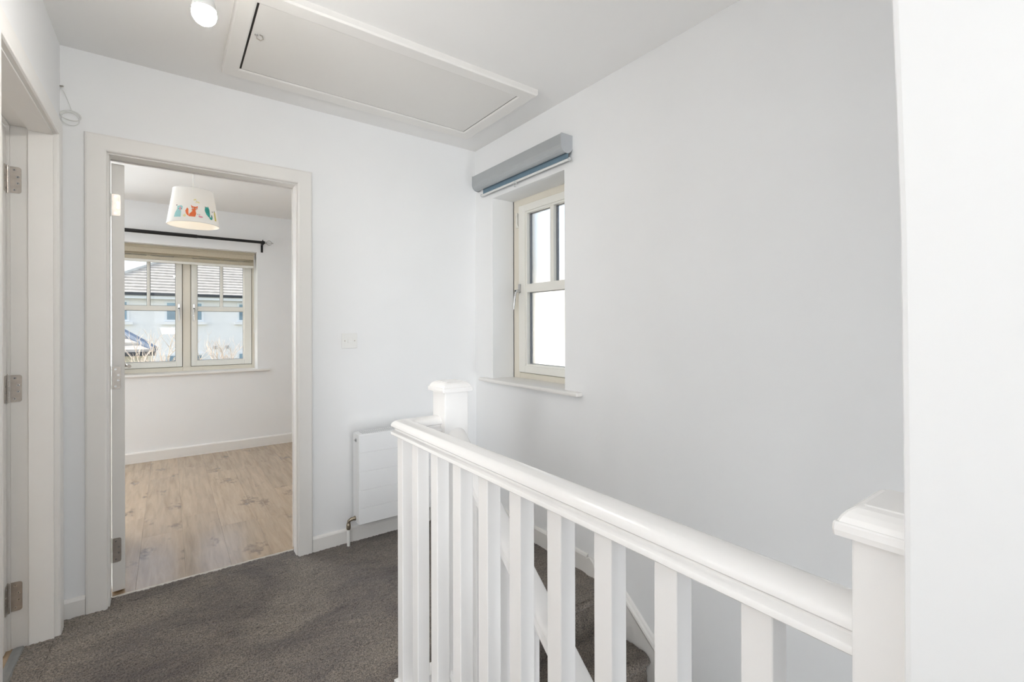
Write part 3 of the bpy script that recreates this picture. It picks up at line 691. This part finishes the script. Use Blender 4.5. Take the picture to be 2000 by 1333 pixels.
# short level piece with a rounded shoulder that falls into the rake
for k in range(8):
    a = PI/2*k/7; pts.append((-1.066-0.040*math.sin(a), 0.042+0.046*math.cos(a)-0.010*k/7))
pts += [(-1.175, ztop(-1.175)), (yE, ztop(yE)), (yE, ztop(yE)-0.42)]
bm = bm_new(); prism(bm, pts, -0.018, 0.0, 'x'); obj('wall_string', bm, TRIM, sr, 0.003)
bm = bm_new(); cp = [(-1.106, 0.030), (-1.175, ztop(-1.175)), (yE, ztop(yE))]
prof = [(-0.0, -0.018), (0.020, -0.018), (0.0245, -0.004), (0.022, 0.006), (0.014, 0.012), (0.010, 0.020), (0.0, 0.024)]
sweep(bm, [(0, y, z) for y, z in cp], prof); obj('string_cap', bm, TRIM, sr)
# inner string
bm = bm_new(); prism(bm, [(-1.285, zp(-1.285)+0.085), (yE, zp(yE)+0.085), (yE, zp(yE)-0.20), (-1.285, zp(-1.285)-0.20)], -0.892, -0.856, 'x'); obj('string_board', bm, TRIM, sr, 0.002)
bm = bm_new(); prism(bm, [(-1.1, -0.26), (-1.1, -0.30), (yE, zp(yE)-0.23), (yE, zp(yE)-0.20), (-1.23, -0.245)], -0.89, -0.003, 'x'); obj('soffit', bm, WALL, sr)
B('wall_under_stairs', WALL, None, -0.89, -0.87, yE, -1.25, LOW, LOW+0.02, **ST) if False else None

# ------------------------------------------------------------------ landing balustrade
HB = 0.8605
RR = [(0.032, 0.0), (0.034, 0.002), (0.034, 0.0095), (0.0325, 0.0115), (0.0265, 0.0140), (0.0235, 0.0180), (0.0240, 0.0225), (0.0300, 0.0250), (0.0335, 0.0285)]
RP = [(-0.032, 0.0)] + RR
for k in range(1, 16):
    a = PI*k/16; RP.append((0.0340*math.cos(a), 0.0290+0.0232*math.sin(a)))
RP += [(-x, z) for x, z in RR[::-1][:-1]]
lb = thing('landing_balustrade', (-1.04, -1.9, 0), label='white painted landing balustrade with square balusters running from the near post', category='banister')
bm = bm_new(); sweep(bm, [(-1.041, -2.497, HB), (-1.041, -1.226, HB), (-0.918, -1.226, HB)], RP); obj('handrail', bm, RAILP, lb, smooth=True)
bm = bm_new(); BP = [(-0.032, 0.0), (0.032, 0.0), (0.032, 0.018), (0.027, 0.028), (0.027, 0.040), (-0.027, 0.040), (-0.027, 0.028), (-0.032, 0.018)]
sweep(bm, [(-1.041, -2.497, 0.006), (-1.041, -1.226, 0.006), (-0.918, -1.226, 0.006)], BP); obj('base_rail', bm, RAILP, lb)
by = [-2.3845, -2.2475, -2.1195, -1.9915, -1.8625, -1.7335, -1.6055, -1.4765, -1.3475, -1.2330]
b0 = None
for i, y in enumerate(by):
    if b0 is None:
        bm = bm_new(); box(bm, -0.0195, 0.0195, -0.0207, 0.0207, 0.042, HB+0.003); b0 = obj('baluster', bm, RAILP, lb, 0.0022)
        b0.matrix_parent_inverse = Matrix.Translation(-lb.location); b0.location = (-1.0405, y, 0)
    else:
        c = b0.copy(); COL.objects.link(c); c.parent = lb; c.matrix_parent_inverse = Matrix.Translation(-lb.location); c.location = (-1.0405, y, 0)
B('fascia', TRIM, lb, -1.012, -0.994, -2.56, -1.203, -0.27, 0.004, 0.002); B('fascia', TRIM, lb, -0.994, -0.86, -1.213, -1.195, -0.27, 0.004, 0.002)
def newel(parent, cx, cy, w, z0, z1, label=None):
    h = w/2
    o = B('newel_post', RAILP, parent, cx-h, cx+h, cy-h, cy+h, z0, z1+0.002, 0.003)
    bm = bm_new(); k = h+0.0130; rows = []
    for (e, z) in ((0.0, 0.0), (0.0006, 0.006), (0.0, 0.0125), (-0.0012, 0.0142), (-0.0030, 0.0146), (-0.0055, 0.0200), (-0.0095, 0.0255), (-0.0155, 0.0300), (-0.0215, 0.0320), (-0.0225, 0.0335)):
        r = k+e; c = 0.0025
        q = [(r-c, -r), (r, -r+c), (r, r-c), (r-c, r), (-r+c, r), (-r, r-c), (-r, -r+c), (-r+c, -r)]
        rows.append([bm.verts.new((cx+a, cy+b_, z1+z)) for a, b_ in q])
    for A, Bq in zip(rows, rows[1:]):
        for j in range(8): bm.faces.new([A[j], A[(j+1)%8], Bq[(j+1)%8], Bq[j]])
    bm.faces.new(rows[0][::-1]); bm.faces.new(rows[-1]); obj('newel_cap', bm, RAILP, o)
    return o
newel(lb, -1.0375, -2.5435, 0.094, -0.25, 0.9965)
nf = newel(lb, -0.874, -1.236, 0.091, -0.45, 0.9965)

# ------------------------------------------------------------------ stair balustrade
sb = thing('stair_balustrade', (-0.874, -1.6, 0), label='sloping white handrail and balusters going down the stairs from the far post', category='banister')
RH = 0.0
def zr(y): return zp(y)+0.945-0.066
yb2 = -4.10
SRP = [(a, b_*1.12) for a, b_ in RP]
bm = bm_new(); sweep(bm, [(-0.874, -1.279, zr(-1.279)), (-0.874, yb2, zr(yb2))], SRP); obj('handrail', bm, RAILP, sb, smooth=True)
bm = bm_new(); sweep(bm, [(-0.874, -1.279, zp(-1.279)+0.085), (-0.874, yb2, zp(yb2)+0.085)], [(-0.032, 0), (0.032, 0), (0.032, 0.018), (0.026, 0.030), (-0.026, 0.030), (-0.032, 0.018)]); obj('base_rail', bm, RAILP, sb)
y = -1.3975-0.0205; b0 = None
while y > yb2+0.05:
    if b0 is None:
        bm = bm_new(); h = 0.0205
        prism(bm, [(-h, 0.11-P_*h), (h, 0.11+P_*h), (h, 0.945-0.062+P_*h), (-h, 0.945-0.062-P_*h)], -0.0205, 0.0205, 'x'); b0 = obj('baluster', bm, RAILP, sb, 0.002); c = b0
    else: c = b0.copy(); COL.objects.link(c); c.parent = sb
    c.matrix_parent_inverse = Matrix.Translation(-sb.location); c.location = (-0.874, y, zp(y))
    y -= 0.130

# ------------------------------------------------------------------ window 1 (bedroom)
w1 = thing('window_1', (-1.53, 2.9, 0.78), **ST)
GY = 2.90
bm = bm_new()
def hbox(bm, x0, x1, z0, z1, y0, y1): box(bm, x0, x1, y0, y1, z0, z1)
def fr1(bm, y0, y1, i):
    hbox(bm, -0.964-i, -0.925, 0.76, 2.0, y0, y1); hbox(bm, -2.14, -2.086+i, 0.76, 2.0, y0, y1)
    hbox(bm, -1.559-i, -1.494+i, 0.76, 2.0, y0, y1)
    for xa, xb in ((-1.494+i, -0.964-i), (-2.086+i, -1.559-i)):
        hbox(bm, xa, xb, 0.76, 0.832+i, y0, y1); hbox(bm, xa, xb, 1.925-i, 2.0, y0, y1)
fr1(bm, GY+0.004, GY+0.035, 0.0); fr1(bm, GY+0.025, GY+0.07, 0.012)
obj('frame', bm, UPVC, w1, 0.003)
for (xa, xb) in ((-1.494, -0.964), (-2.086, -1.559)):
    bm = bm_new(); z0_, z1_, w_ = 0.832, 1.925, 0.0042
    hbox(bm, xa, xa+w_, z0_, z1_, GY+0.010, GY+0.026); hbox(bm, xb-w_, xb, z0_, z1_, GY+0.010, GY+0.026); hbox(bm, xa, xb, z0_, z0_+w_, GY+0.010, GY+0.026); hbox(bm, xa, xb, z1_-w_, z1_, GY+0.010, GY+0.026)
    obj('seal', bm, SEAL, w1)
def sash1(x0, x1, gl, gr, bl_, br_):
    s = thing('sash', (x0, GY, 1.3)); s.parent = w1; s.matrix_parent_inverse = WM(w1).inverted()
    za, zb, ga, gb, ta, tb = 0.836, 1.921, 0.890, 1.873, 1.380, 1.426
    bm = bm_new()
    for (y0, y1, e) in ((GY-0.008, GY+0.020, 0.008), (GY, GY+0.036, 0.0)):
        hbox(bm, x0, gl-e, za, zb, y0, y1); hbox(bm, gr+e, x1, za, zb, y0, y1); hbox(bm, gl-e, gr+e, za, ga-e, y0, y1); hbox(bm, gl-e, gr+e, gb+e, zb, y0, y1)
    hbox(bm, gl, gr, ta, tb, GY-0.003, GY+0.034)
    obj('sash_frame', bm, UPVC2, s, 0.003)
    bm = bm_new(); hbox(bm, bl_, br_, tb, gb, GY+0.002, GY+0.030); obj('glazing_bar', bm, UPVC2, s, 0.003)
    bm = bm_new()
    for (a_, b_, c_, d_) in ((gl, bl_, tb, gb), (br_, gr, tb, gb), (gl, gr, ga, ta)):
        for q in ((a_, a_+0.003, c_, d_), (b_-0.003, b_, c_, d_), (a_, b_, c_, c_+0.003), (a_, b_, d_-0.003, d_)): hbox(bm, *q, GY+0.012, GY+0.034)
    obj('glazing_gasket', bm, MATS['grey_gasket'], s)
    for (a_, b_, c_, d_) in ((gl, bl_, tb, gb), (br_, gr, tb, gb), (gl, gr, ga, ta)):
        bm = bm_new(); v = [bm.verts.new(p) for p in ((a_, GY+0.020, c_), (b_, GY+0.020, c_), (b_, GY+0.020, d_), (a_, GY+0.020, d_))]; bm.faces.new(v); obj('pane', bm, GLASS, s)
sash1(-1.490, -0.968, -1.438, -1.042, -1.246, -1.222)
sash1(-2.082, -1.563, -2.011, -1.615, -1.833, -1.810)
win_handle(w1, lambda a, o, z: (-1.468-a, GY-0.008-o, 1.402+z)); win_handle(w1, lambda a, o, z: (-1.589+a, GY-0.008-o, 1.402+z))
bm = bm_new(); prism(bm, [(-2.235, BW-0.03), (-0.828, BW-0.03), (-0.828, BW), (wr, BW), (wr, GY+0.01), (wl, GY+0.01), (wl, BW), (-2.235, BW)], 0.770, 0.792, 'z'); obj('sill', bm, TRIM, w1, 0.006)

# cream blind in the reveal
cb = thing('cream_blind', (-1.5, 2.8, 1.98), label='cream fabric blind raised to the top of the bedroom window', category='blind')
B('head_box', BEIGEF, cb, -2.118, -0.945, 2.792, 2.86, 1.962, 1.984, 0.002)
bm = bm_new(); box(bm, -2.10, -0.957, 2.785, 2.860, 1.914, 1.963); obj('fold', bm, BEIGEF, cb, 0.006)
B('fabric_strip', BEIGED, cb, -2.085, -0.960, 2.822, 2.824, 1.898, 1.915)
B('fabric_strip', BEIGEF, cb, -2.085, -0.960, 2.818, 2.822, 1.852, 1.886)
for xa, xb in ((-2.085, -2.06), (-1.835, -1.805), (-1.63, -1.48), (-1.25, -1.22), (-1.04, -0.960)): B('fabric_tape', BEIGED, cb, xa, xb, 2.822, 2.824, 1.885, 1.899)
bm = bm_new(); box(bm, -2.085, -0.958, 2.806, 2.830, 1.829, 1.853); obj('bottom_bar', bm, UPVC2, cb, 0.005)
bm = bm_new(); tube(bm, [(-0.950, 2.79, 1.965), (-0.949, 2.792, 1.6), (-0.949, 2.792, 1.20)], 0.0022, 6); tube(bm, [(-0.956, 2.79, 1.965), (-0.955, 2.792, 1.6), (-0.955, 2.792, 1.20)], 0.0022, 6); tube(bm, [(-0.952, 2.792, 1.205), (-0.952, 2.792, 1.155)], 0.006, 8)
obj('chain', bm, WPLAS, cb, smooth=True)

# curtain pole
cpn = thing('curtain_pole', (-1.5, 2.62, 2.08), label='thin black curtain pole with cage finial above the bedroom window', category='curtain pole')
bm = bm_new(); tube(bm, [(-2.30, 2.63, 2.078), (-1.45, 2.63, 2.078)], 0.0165, 14); tube(bm, [(-1.47, 2.63, 2.078), (-0.880, 2.63, 2.078)], 0.0138, 14); obj('rod', bm, BLACK, cpn, smooth=True)
for xb_ in (-0.897, -2.22):
    bm = bm_new(); box(bm, xb_-0.010, xb_+0.010, BW-0.006, BW, 1.985, 2.080); box(bm, xb_-0.008, xb_+0.008, 2.625, BW, 2.056, 2.066); tube(bm, [(xb_-0.012, 2.63, 2.078), (xb_+0.012, 2.63, 2.078)], 0.0165, 12); tube(bm, [(xb_, 2.63, 2.09), (xb_, 2.63, 2.105)], 0.004, 8)
    obj('bracket', bm, BLACK, cpn)
for sgn, xf in ((1, -0.880), (-1, -2.30)):
    bm = bm_new(); tube(bm, [(xf, 2.63, 2.078), (xf+sgn*0.012, 2.63, 2.078)], 0.012, 12)
    for k in range(6):
        a = 2*PI*k/6; tube(bm, [(xf+sgn*(0.010+0.060*t), 2.63+0.026*math.sin(PI*t)*math.cos(a), 2.078+0.026*math.sin(PI*t)*math.sin(a)) for t in [i/8 for i in range(9)]], 0.0022, 6)
    tube(bm, [(xf+sgn*0.068, 2.63, 2.078), (xf+sgn*0.078, 2.63, 2.078)], 0.005, 8); obj('finial', bm, CHROME, cpn, smooth=True)

# ------------------------------------------------------------------ bedroom pendant with printed shade
pd = thing('pendant_lamp', (-1.535, 1.064, 2.36), label='pendant lamp whose white paper shade is printed with small coloured animals', category='lamp')
lx, ly = -1.535, 1.064; sz0, sz1, sr0, sr1 = 1.895, 2.123, 0.146, 0.112
bm = bm_new(); lathe(bm, [(0.0005, 2.336), (0.03, 2.340), (0.042, 2.352), (0.043, 2.36)], (lx, ly, 0), 24); obj('ceiling_rose', bm, WPLAS, pd, smooth=True)
bm = bm_new(); tube(bm, [(lx, ly, 2.34), (lx, ly, 2.135)], 0.0038, 8); obj('cord', bm, WPLAS, pd, smooth=True)
bm = bm_new(); tube(bm, [(lx, ly, 2.14), (lx, ly, 2.05)], 0.018, 14)
for k in range(3):
    a = 2*PI*k/3; tube(bm, [(lx, ly, 2.118), (lx+0.110*math.cos(a), ly+0.110*math.sin(a), 2.118)], 0.0015, 6)
obj('lamp_holder', bm, WPLAS, pd, smooth=True)
bm = bm_new(); lathe(bm, [(sr0, sz0), (sr1, sz1)], (lx, ly, 0), 64); shd = obj('lamp_shade', bm, SHADE, pd, smooth=True)
for (r, z) in ((sr0, sz0), (sr1, sz1)):
    bm = bm_new(); tube(bm, [(lx+r*math.cos(2*PI*k/48), ly+r*math.sin(2*PI*k/48), z) for k in range(48)], 0.0022, 6, closed=True)
    obj('rim', bm, WPLAS, shd, smooth=True)
bm = bm_new(); lathe(bm, [(0.0005, 1.955), (0.014, 1.958), (0.026, 1.972), (0.030, 1.990), (0.026, 2.012), (0.015, 2.040), (0.014, 2.055)], (lx, ly, 0), 20); obj('bulb', bm, m_emit('bedroom_bulb', (1.0, 0.76, 0.48), 6), pd, smooth=True)
az0 = math.atan2(-3.748, -0.135)
def pmat(n, c): return mat('print_'+n, s2l(c), 0.8, noise=0.04, nscale=60)
ORANGE = pmat('orange', (0.95, 0.48, 0.28)); TEAL = pmat('teal', (0.25, 0.68, 0.63)); PALE = pmat('pale_blue', (0.66, 0.85, 0.85)); YEL = pmat('yellow', (0.86, 0.82, 0.45)); PINK = pmat('pink', (0.92, 0.66, 0.72)); INK = pmat('ink', (0.22, 0.24, 0.26)); PYEL = pmat('pale_yellow', (0.93, 0.90, 0.70)); CREAM = pmat('cream', (0.96, 0.93, 0.88))
def onshade(s, t, off=0.0006):
    """s metres along the shade from the side that faces the doorway, t metres up from the rim"""
    z = sz0 + t; k = t/(sz1-sz0); r = sr0+(sr1-sr0)*k + off; a = az0 + s/0.135
    return (lx+r*math.cos(a), ly+r*math.sin(a), z)
def decal(bm, polys, s0, t0, sc_=0.00118, off=0.0006):
    for poly in polys:
        # triangulated fan about the centroid, edges subdivided so it follows the cone
        P2 = []
        for i in range(len(poly)):
            a_, b_ = poly[i], poly[(i+1) % len(poly)]
            for q in range(3): P2.append((a_[0]+(b_[0]-a_[0])*q/3, a_[1]+(b_[1]-a_[1])*q/3))
        cx_ = sum(p[0] for p in P2)/len(P2); cy_ = sum(p[1] for p in P2)/len(P2)
        rings = [[bm.verts.new(onshade(s0+(cx_+(p[0]-cx_)*k)*sc_, t0+(cy_+(p[1]-cy_)*k)*sc_, off)) for p in P2] for k in (1.0, 0.66, 0.33)]
        c = bm.verts.new(onshade(s0+cx_*sc_, t0+cy_*sc_, off)); n = len(P2)
        for A, Bq in zip(rings, rings[1:]):
            for i in range(n): bm.faces.new([A[i], A[(i+1)%n], Bq[(i+1)%n], Bq[i]])
        for i in range(n): bm.faces.new([rings[-1][i], rings[-1][(i+1)%n], c])
def ell(cx_, cy_, a_, b_, n=12, rot=0): return [(cx_+a_*math.cos(2*PI*k/n)*math.cos(rot)-b_*math.sin(2*PI*k/n)*math.sin(rot), cy_+a_*math.cos(2*PI*k/n)*math.sin(rot)+b_*math.sin(2*PI*k/n)*math.cos(rot)) for k in range(n)]
def pr(name, m, polys, s0, t0, off=0.0006):
    bm = bm_new(); decal(bm, polys, s0, t0, off=off); obj(name, bm, m, shd)
fx, ft = -0.008, 0.032
pr('fox_print', ORANGE, [[(-14,0),(14,0),(19,18),(16,34),(4,34),(-10,16)], [(-18,4),(-26,14),(-30,30),(-22,48),(-16,40),(-16,22),(-12,2)]], fx, ft)
pr('fox_print', ORANGE, [[(-2,34),(0,44),(-5,64),(4,57),(18,56),(27,62),(25,44),(12,32)]], fx, ft)
pr('fox_face_print', CREAM, [[(1,40),(3,52),(10,46)], [(23,40),(22,52),(15,45)]], fx, ft, 0.0009)
pr('eye_print', INK, [ell(5,46,2.6,1.4), ell(20,46,2.6,1.4)], fx, ft, 0.0012)
cx0 = -0.085
pr('bear_print', PALE, [[(-20,0),(16,0),(16,30),(10,46),(-6,44),(-16,24)], [(-6,44),(-8,60),(14,64),(22,58),(20,40),(8,36)]], cx0, 0.026)
pr('bear_snout_print', PINK, [ell(10,46,4.5,10)], cx0, 0.026, 0.0009)
pr('eye_print', INK, [ell(2,45,2,1.4), ell(17,46,2,1.4)], cx0, 0.026, 0.0012)
tx = 0.082
pr('bird_print', TEAL, [[(-14,52),(-16,38),(-10,20),(0,6),(10,6),(12,22),(12,46),(8,60),(4,66),(0,58),(-8,62)], [(4,6),(8,-4),(14,-8),(22,-6),(26,2),(24,16),(20,22),(20,6),(16,0),(12,8)]], tx, 0.038)
pr('stripe_print', INK, [[(-14,30+k*6),(10,28+k*6),(10,29.2+k*6),(-14,31.2+k*6)] for k in range(4)], tx, 0.038, 0.0009)
pr('ear_print', INK, [[(-16,58),(-4,56),(-4,58),(-16,60)]], tx, 0.038, 0.0012)
pr('tail_print', INK, [[(22,8),(26,2),(25,16),(21,22)]], tx, 0.038, 0.0012)
pr('giraffe_print', YEL, [[(-6,0),(8,0),(8,44),(2,60),(-4,44)]], 0.138, 0.030)
pr('giraffe_ear_print', INK, [[(-4,48),(3,50),(2,60)]], 0.138, 0.030, 0.0009)
pr('chick_print', PYEL, [ell(0,6,7,6), [(-4,8),(2,18),(6,8)]], -0.046, 0.028)
pr('snail_print', PINK, [ell(0,5,10,5), ell(-6,8,5,4)], 0.038, 0.030)
pr('eye_print', INK, [ell(-13,17,3,1.2), ell(-5,17,3,1.2)], 0.038, 0.030)
pr('leaf_print', PYEL, [ell(-8,8,8,4,rot=0.5), ell(8,-4,8,4,rot=-0.4), ell(-2,-6,4,3)], 0.018, 0.135)
pr('insect_print', INK, [ell(0,0,3,3)], -0.098, 0.103); pr('insect_print', INK, [ell(0,0,2.5,4)], 0.118, 0.085); pr('dot_print', INK, [ell(0,0,1.5,1.5)], 0.018, 0.137, 0.0009)

# ------------------------------------------------------------------ outside
GZ = -2.75
wall('ground', [(-60, 60, 5.5, 80, GZ-0.1, GZ), (0.5, 60, -60, 5.5, GZ-0.1, GZ), (-60, -5.5, -60, 5.5, GZ-0.1, GZ)], GRASS)
hs = thing('opposite_house', (2.0, 24.2, GZ), label='long pale rendered house with brown tiled hip roof across from the bedroom window', category='house')
HX0, HX1, HY = -4.6, 9.5, 24.0; EZ = 2.74; PT = 0.60
B('wall', RENDER, hs, HX0, HX1, HY, HY+9, GZ, EZ, 0.0)
def roof_face(bm, x0, x1, yf, z0, pt, rows, hip=True, course=0.30, t=0.07):
    """courses of tiles on the slope facing the viewer; each course is a lapped strip"""
    cs = course*math.cos(math.atan(pt)); rs = course*math.sin(math.atan(pt))
    for i in range(rows):
        ya = yf+cs*i; yb_ = ya+cs; za = z0+rs*i; zb_ = za+rs
        xa = x0+(cs*i if hip else 0); xb_ = x1-(cs*i if hip else 0)
        v = [bm.verts.new(p) for p in ((xa, ya-0.02, za), (xb_, ya-0.02, za), (xb_, ya-0.02, za+t), (xa, ya-0.02, za+t), (xa+cs, yb_, zb_), (xb_-cs, yb_, zb_))]
        bm.faces.new([v[0], v[1], v[2], v[3]]); bm.faces.new([v[3], v[2], v[5], v[4]])
bm = bm_new(); N = 15; roof_face(bm, HX0-0.35, HX1+0.35, HY-0.35, EZ-0.02, PT, N)
rt = obj('roof_tiles', bm, TILEM, hs, kind='stuff')
cs = 0.30*math.cos(math.atan(PT)); hgt = PT*cs*N
bm = bm_new(); x0, x1, y0, y1 = HX0-0.35, HX1+0.35, HY-0.35, HY-0.35+2*cs*N; e = cs*N
v = [bm.verts.new(p) for p in ((x0,y0,EZ-0.06),(x1,y0,EZ-0.06),(x1,y1,EZ-0.06),(x0,y1,EZ-0.06),(x0+e,y0+e,EZ-0.06+hgt),(x1-e,y0+e,EZ-0.06+hgt))]
for q in ((0,1,5,4),(1,2,5),(2,3,4,5),(3,0,4),(3,2,1,0)): bm.faces.new([v[i] for i in q])
obj('roof_deck', bm, TILEM, hs)
bm = bm_new(); tube(bm, [(x0, y0, EZ+0.02), (x0+e, y0+e, EZ+hgt+0.02)], 0.11, 8); tube(bm, [(x1, y0, EZ+0.02), (x1-e, y0+e, EZ+hgt+0.02)], 0.11, 8); tube(bm, [(x0+e, y0+e, EZ+hgt+0.02), (x1-e, y0+e, EZ+hgt+0.02)], 0.11, 8); obj('ridge_tiles', bm, mat('pale_ridge', (0.62, 0.60, 0.56), 0.8, noise=0.1), hs)
B('gutter', GUTTER, hs, x0, x1, y0-0.10, y0+0.02, EZ-0.10, EZ+0.02); B('fascia_board', HWIN, hs, x0, x1, y0-0.03, y0+0.3, EZ-0.24, EZ-0.09)
def hwin(x0, x1, z0, z1, sill=True, n=3):
    w = B('window', HWIN, hs, x0, x1, HY-0.06, HY+0.02, z0, z1)
    pw = (x1-x0-0.10)/n
    for k in range(n):
        xa = x0+0.05+pw*k+0.04; xb_ = x0+0.05+pw*(k+1)-0.04; zm = z1-(z1-z0)*0.38
        for (a_, b_) in ((z0+0.09, zm-0.03), (zm+0.03, z1-0.08)) if z1-z0 > 0.5 else ((z0+0.06, z1-0.06),):
            B('pane', HPANE, w, xa, xb_, HY-0.075, HY-0.055, a_, b_)
    if sill: B('window_sill', RENDER, hs, x0-0.12, x1+0.12, HY-0.16, HY+0.02, z0-0.14, z0-0.01)
for x in (-4.57, -1.82, 1.06, 3.95): hwin(x, x+1.50, 1.485, 2.42)
for x in (-4.57, -1.82, 1.06, 3.95): hwin(x, x+1.50, -1.3, -0.02, False)
for x in (0.136, 0.630): B('vent', mat('vent_grey', (0.35, 0.37, 0.40), 0.7, noise=0.1), hs, x-0.07, x+0.07, HY-0.03, HY+0.01, 0.17, 0.32)
# low hipped extension on the left
ex = thing('garden_extension', (-4.5, 15.0, GZ), label='low extension with hipped tiled roof seen at the bottom left of the window', category='building')
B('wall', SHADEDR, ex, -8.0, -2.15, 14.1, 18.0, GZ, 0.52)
bm = bm_new(); roof_face(bm, -8.2, -1.98, 13.9, 0.54, 0.66, 7, course=0.34); obj('roof_tiles', bm, TILEM, ex, kind='stuff')
e = 7*0.34*math.cos(math.atan(0.66)); hg2 = e*0.66
bm = bm_new(); v = [bm.verts.new(p) for p in ((-8.2,13.9,0.5),(-1.98,13.9,0.5),(-1.98,13.9+2*e,0.5),(-8.2,13.9+2*e,0.5),(-8.2+e,13.9+e,0.5+hg2),(-1.98-e,13.9+e,0.5+hg2))]
for q in ((0,1,5,4),(1,2,5),(2,3,4,5),(3,0,4),(3,2,1,0)): bm.faces.new([v[i] for i in q])
obj('roof_deck', bm, TILEB, ex)
bm = bm_new(); tube(bm, [(-1.98, 13.9, 0.60), (-1.98-e, 13.9+e, 0.60+hg2)], 0.10, 8); tube(bm, [(-8.2, 13.9, 0.6), (-8.2+e, 13.9+e, 0.6+hg2)], 0.10, 8); tube(bm, [(-8.2+e, 13.9+e, 0.6+hg2), (-1.98-e, 13.9+e, 0.60+hg2)], 0.1, 8); obj('ridge_tiles', bm, TILEB, ex)
B('gutter', GUTTER, ex, -8.2, -1.95, 13.78, 13.92, 0.43, 0.54)
# white house beyond the side window
nh = thing('side_house', (8.0, 4.0, GZ), label='pale neighbouring house blurred behind the frosted window', category='house')
B('wall', mat('bright_render', (0.86, 0.83, 0.76), 0.9, noise=0.03, nscale=1), nh, 5.0, 9.0, -1.0, 16.0, GZ, 2.10)
bm = bm_new(); prism(bm, [(4.8, 2.06), (9.2, 2.06), (7.0, 3.10)], -1.2, 16.2, 'y'); obj('roof', bm, mat('grey_slate', (0.30, 0.31, 0.32), 0.8, noise=0.2, nscale=3), nh)
# outer brick reveal strip of window 2
B('reveal', mat('outer_reveal_render', (0.80, 0.74, 0.64), 0.9, noise=0.03), w2, 0.24, 0.335, -0.235, -0.214, z0-0.02, 2.05)

# bare trees
def tree(label, x, y, h, seed, lean=0.0):
    rnd = random.Random(seed); t = thing('bare_tree', (x, y, GZ), label=label, category='tree')
    top = -0.2
    bm = bm_new(); tube(bm, [(x, y, GZ), (x+lean*0.3, y, GZ+1.4), (x+lean, y, top)], [0.05, 0.042, 0.03], 8); obj('trunk', bm, BARK, t, smooth=True)
    bm = bm_new()
    def branch(p, d, L, r, lev):
        q = p; pts = [p]; n = 3
        for i in range(n):
            d = (d+Vector((rnd.uniform(-.18,.18), rnd.uniform(-.18,.18), rnd.uniform(-.02,.12)))).normalized(); q = q+d*L/n; pts.append(q)
        tube(bm, pts, [r*(1-0.6*i/n) for i in range(n+1)], 5 if lev < 2 else 4)
        if lev < 3:
            for k in range(3 if lev < 2 else 2):
                a = rnd.uniform(0, 2*PI); dd = (d+Vector((math.cos(a), math.sin(a), 0.15))*0.62).normalized()
                branch(pts[rnd.randint(1, n)], dd, L*rnd.uniform(0.5, 0.75), r*0.55, lev+1)
    for k in range(7):
        a = 2*PI*k/7+rnd.uniform(-.4,.4); branch(Vector((x+lean, y, top-rnd.uniform(0.0, 0.25))), Vector((math.cos(a)*0.6, math.sin(a)*0.6, 1)).normalized(), h*rnd.uniform(0.45, 0.6), 0.021, 0)
    obj('branches', bm, BARK, t, kind='stuff')
tree('bare pale-barked tree nearest the left edge of the bedroom window', -2.28, 9.0, 1.5, 4, 0.05)
tree('bare tree in front of the extension corner beyond the bedroom window', -1.75, 11.6, 1.5, 9, 0.1)
tree('small bare tree standing against the long pale house wall', -0.2, 16.0, 1.5, 13, 0.0)
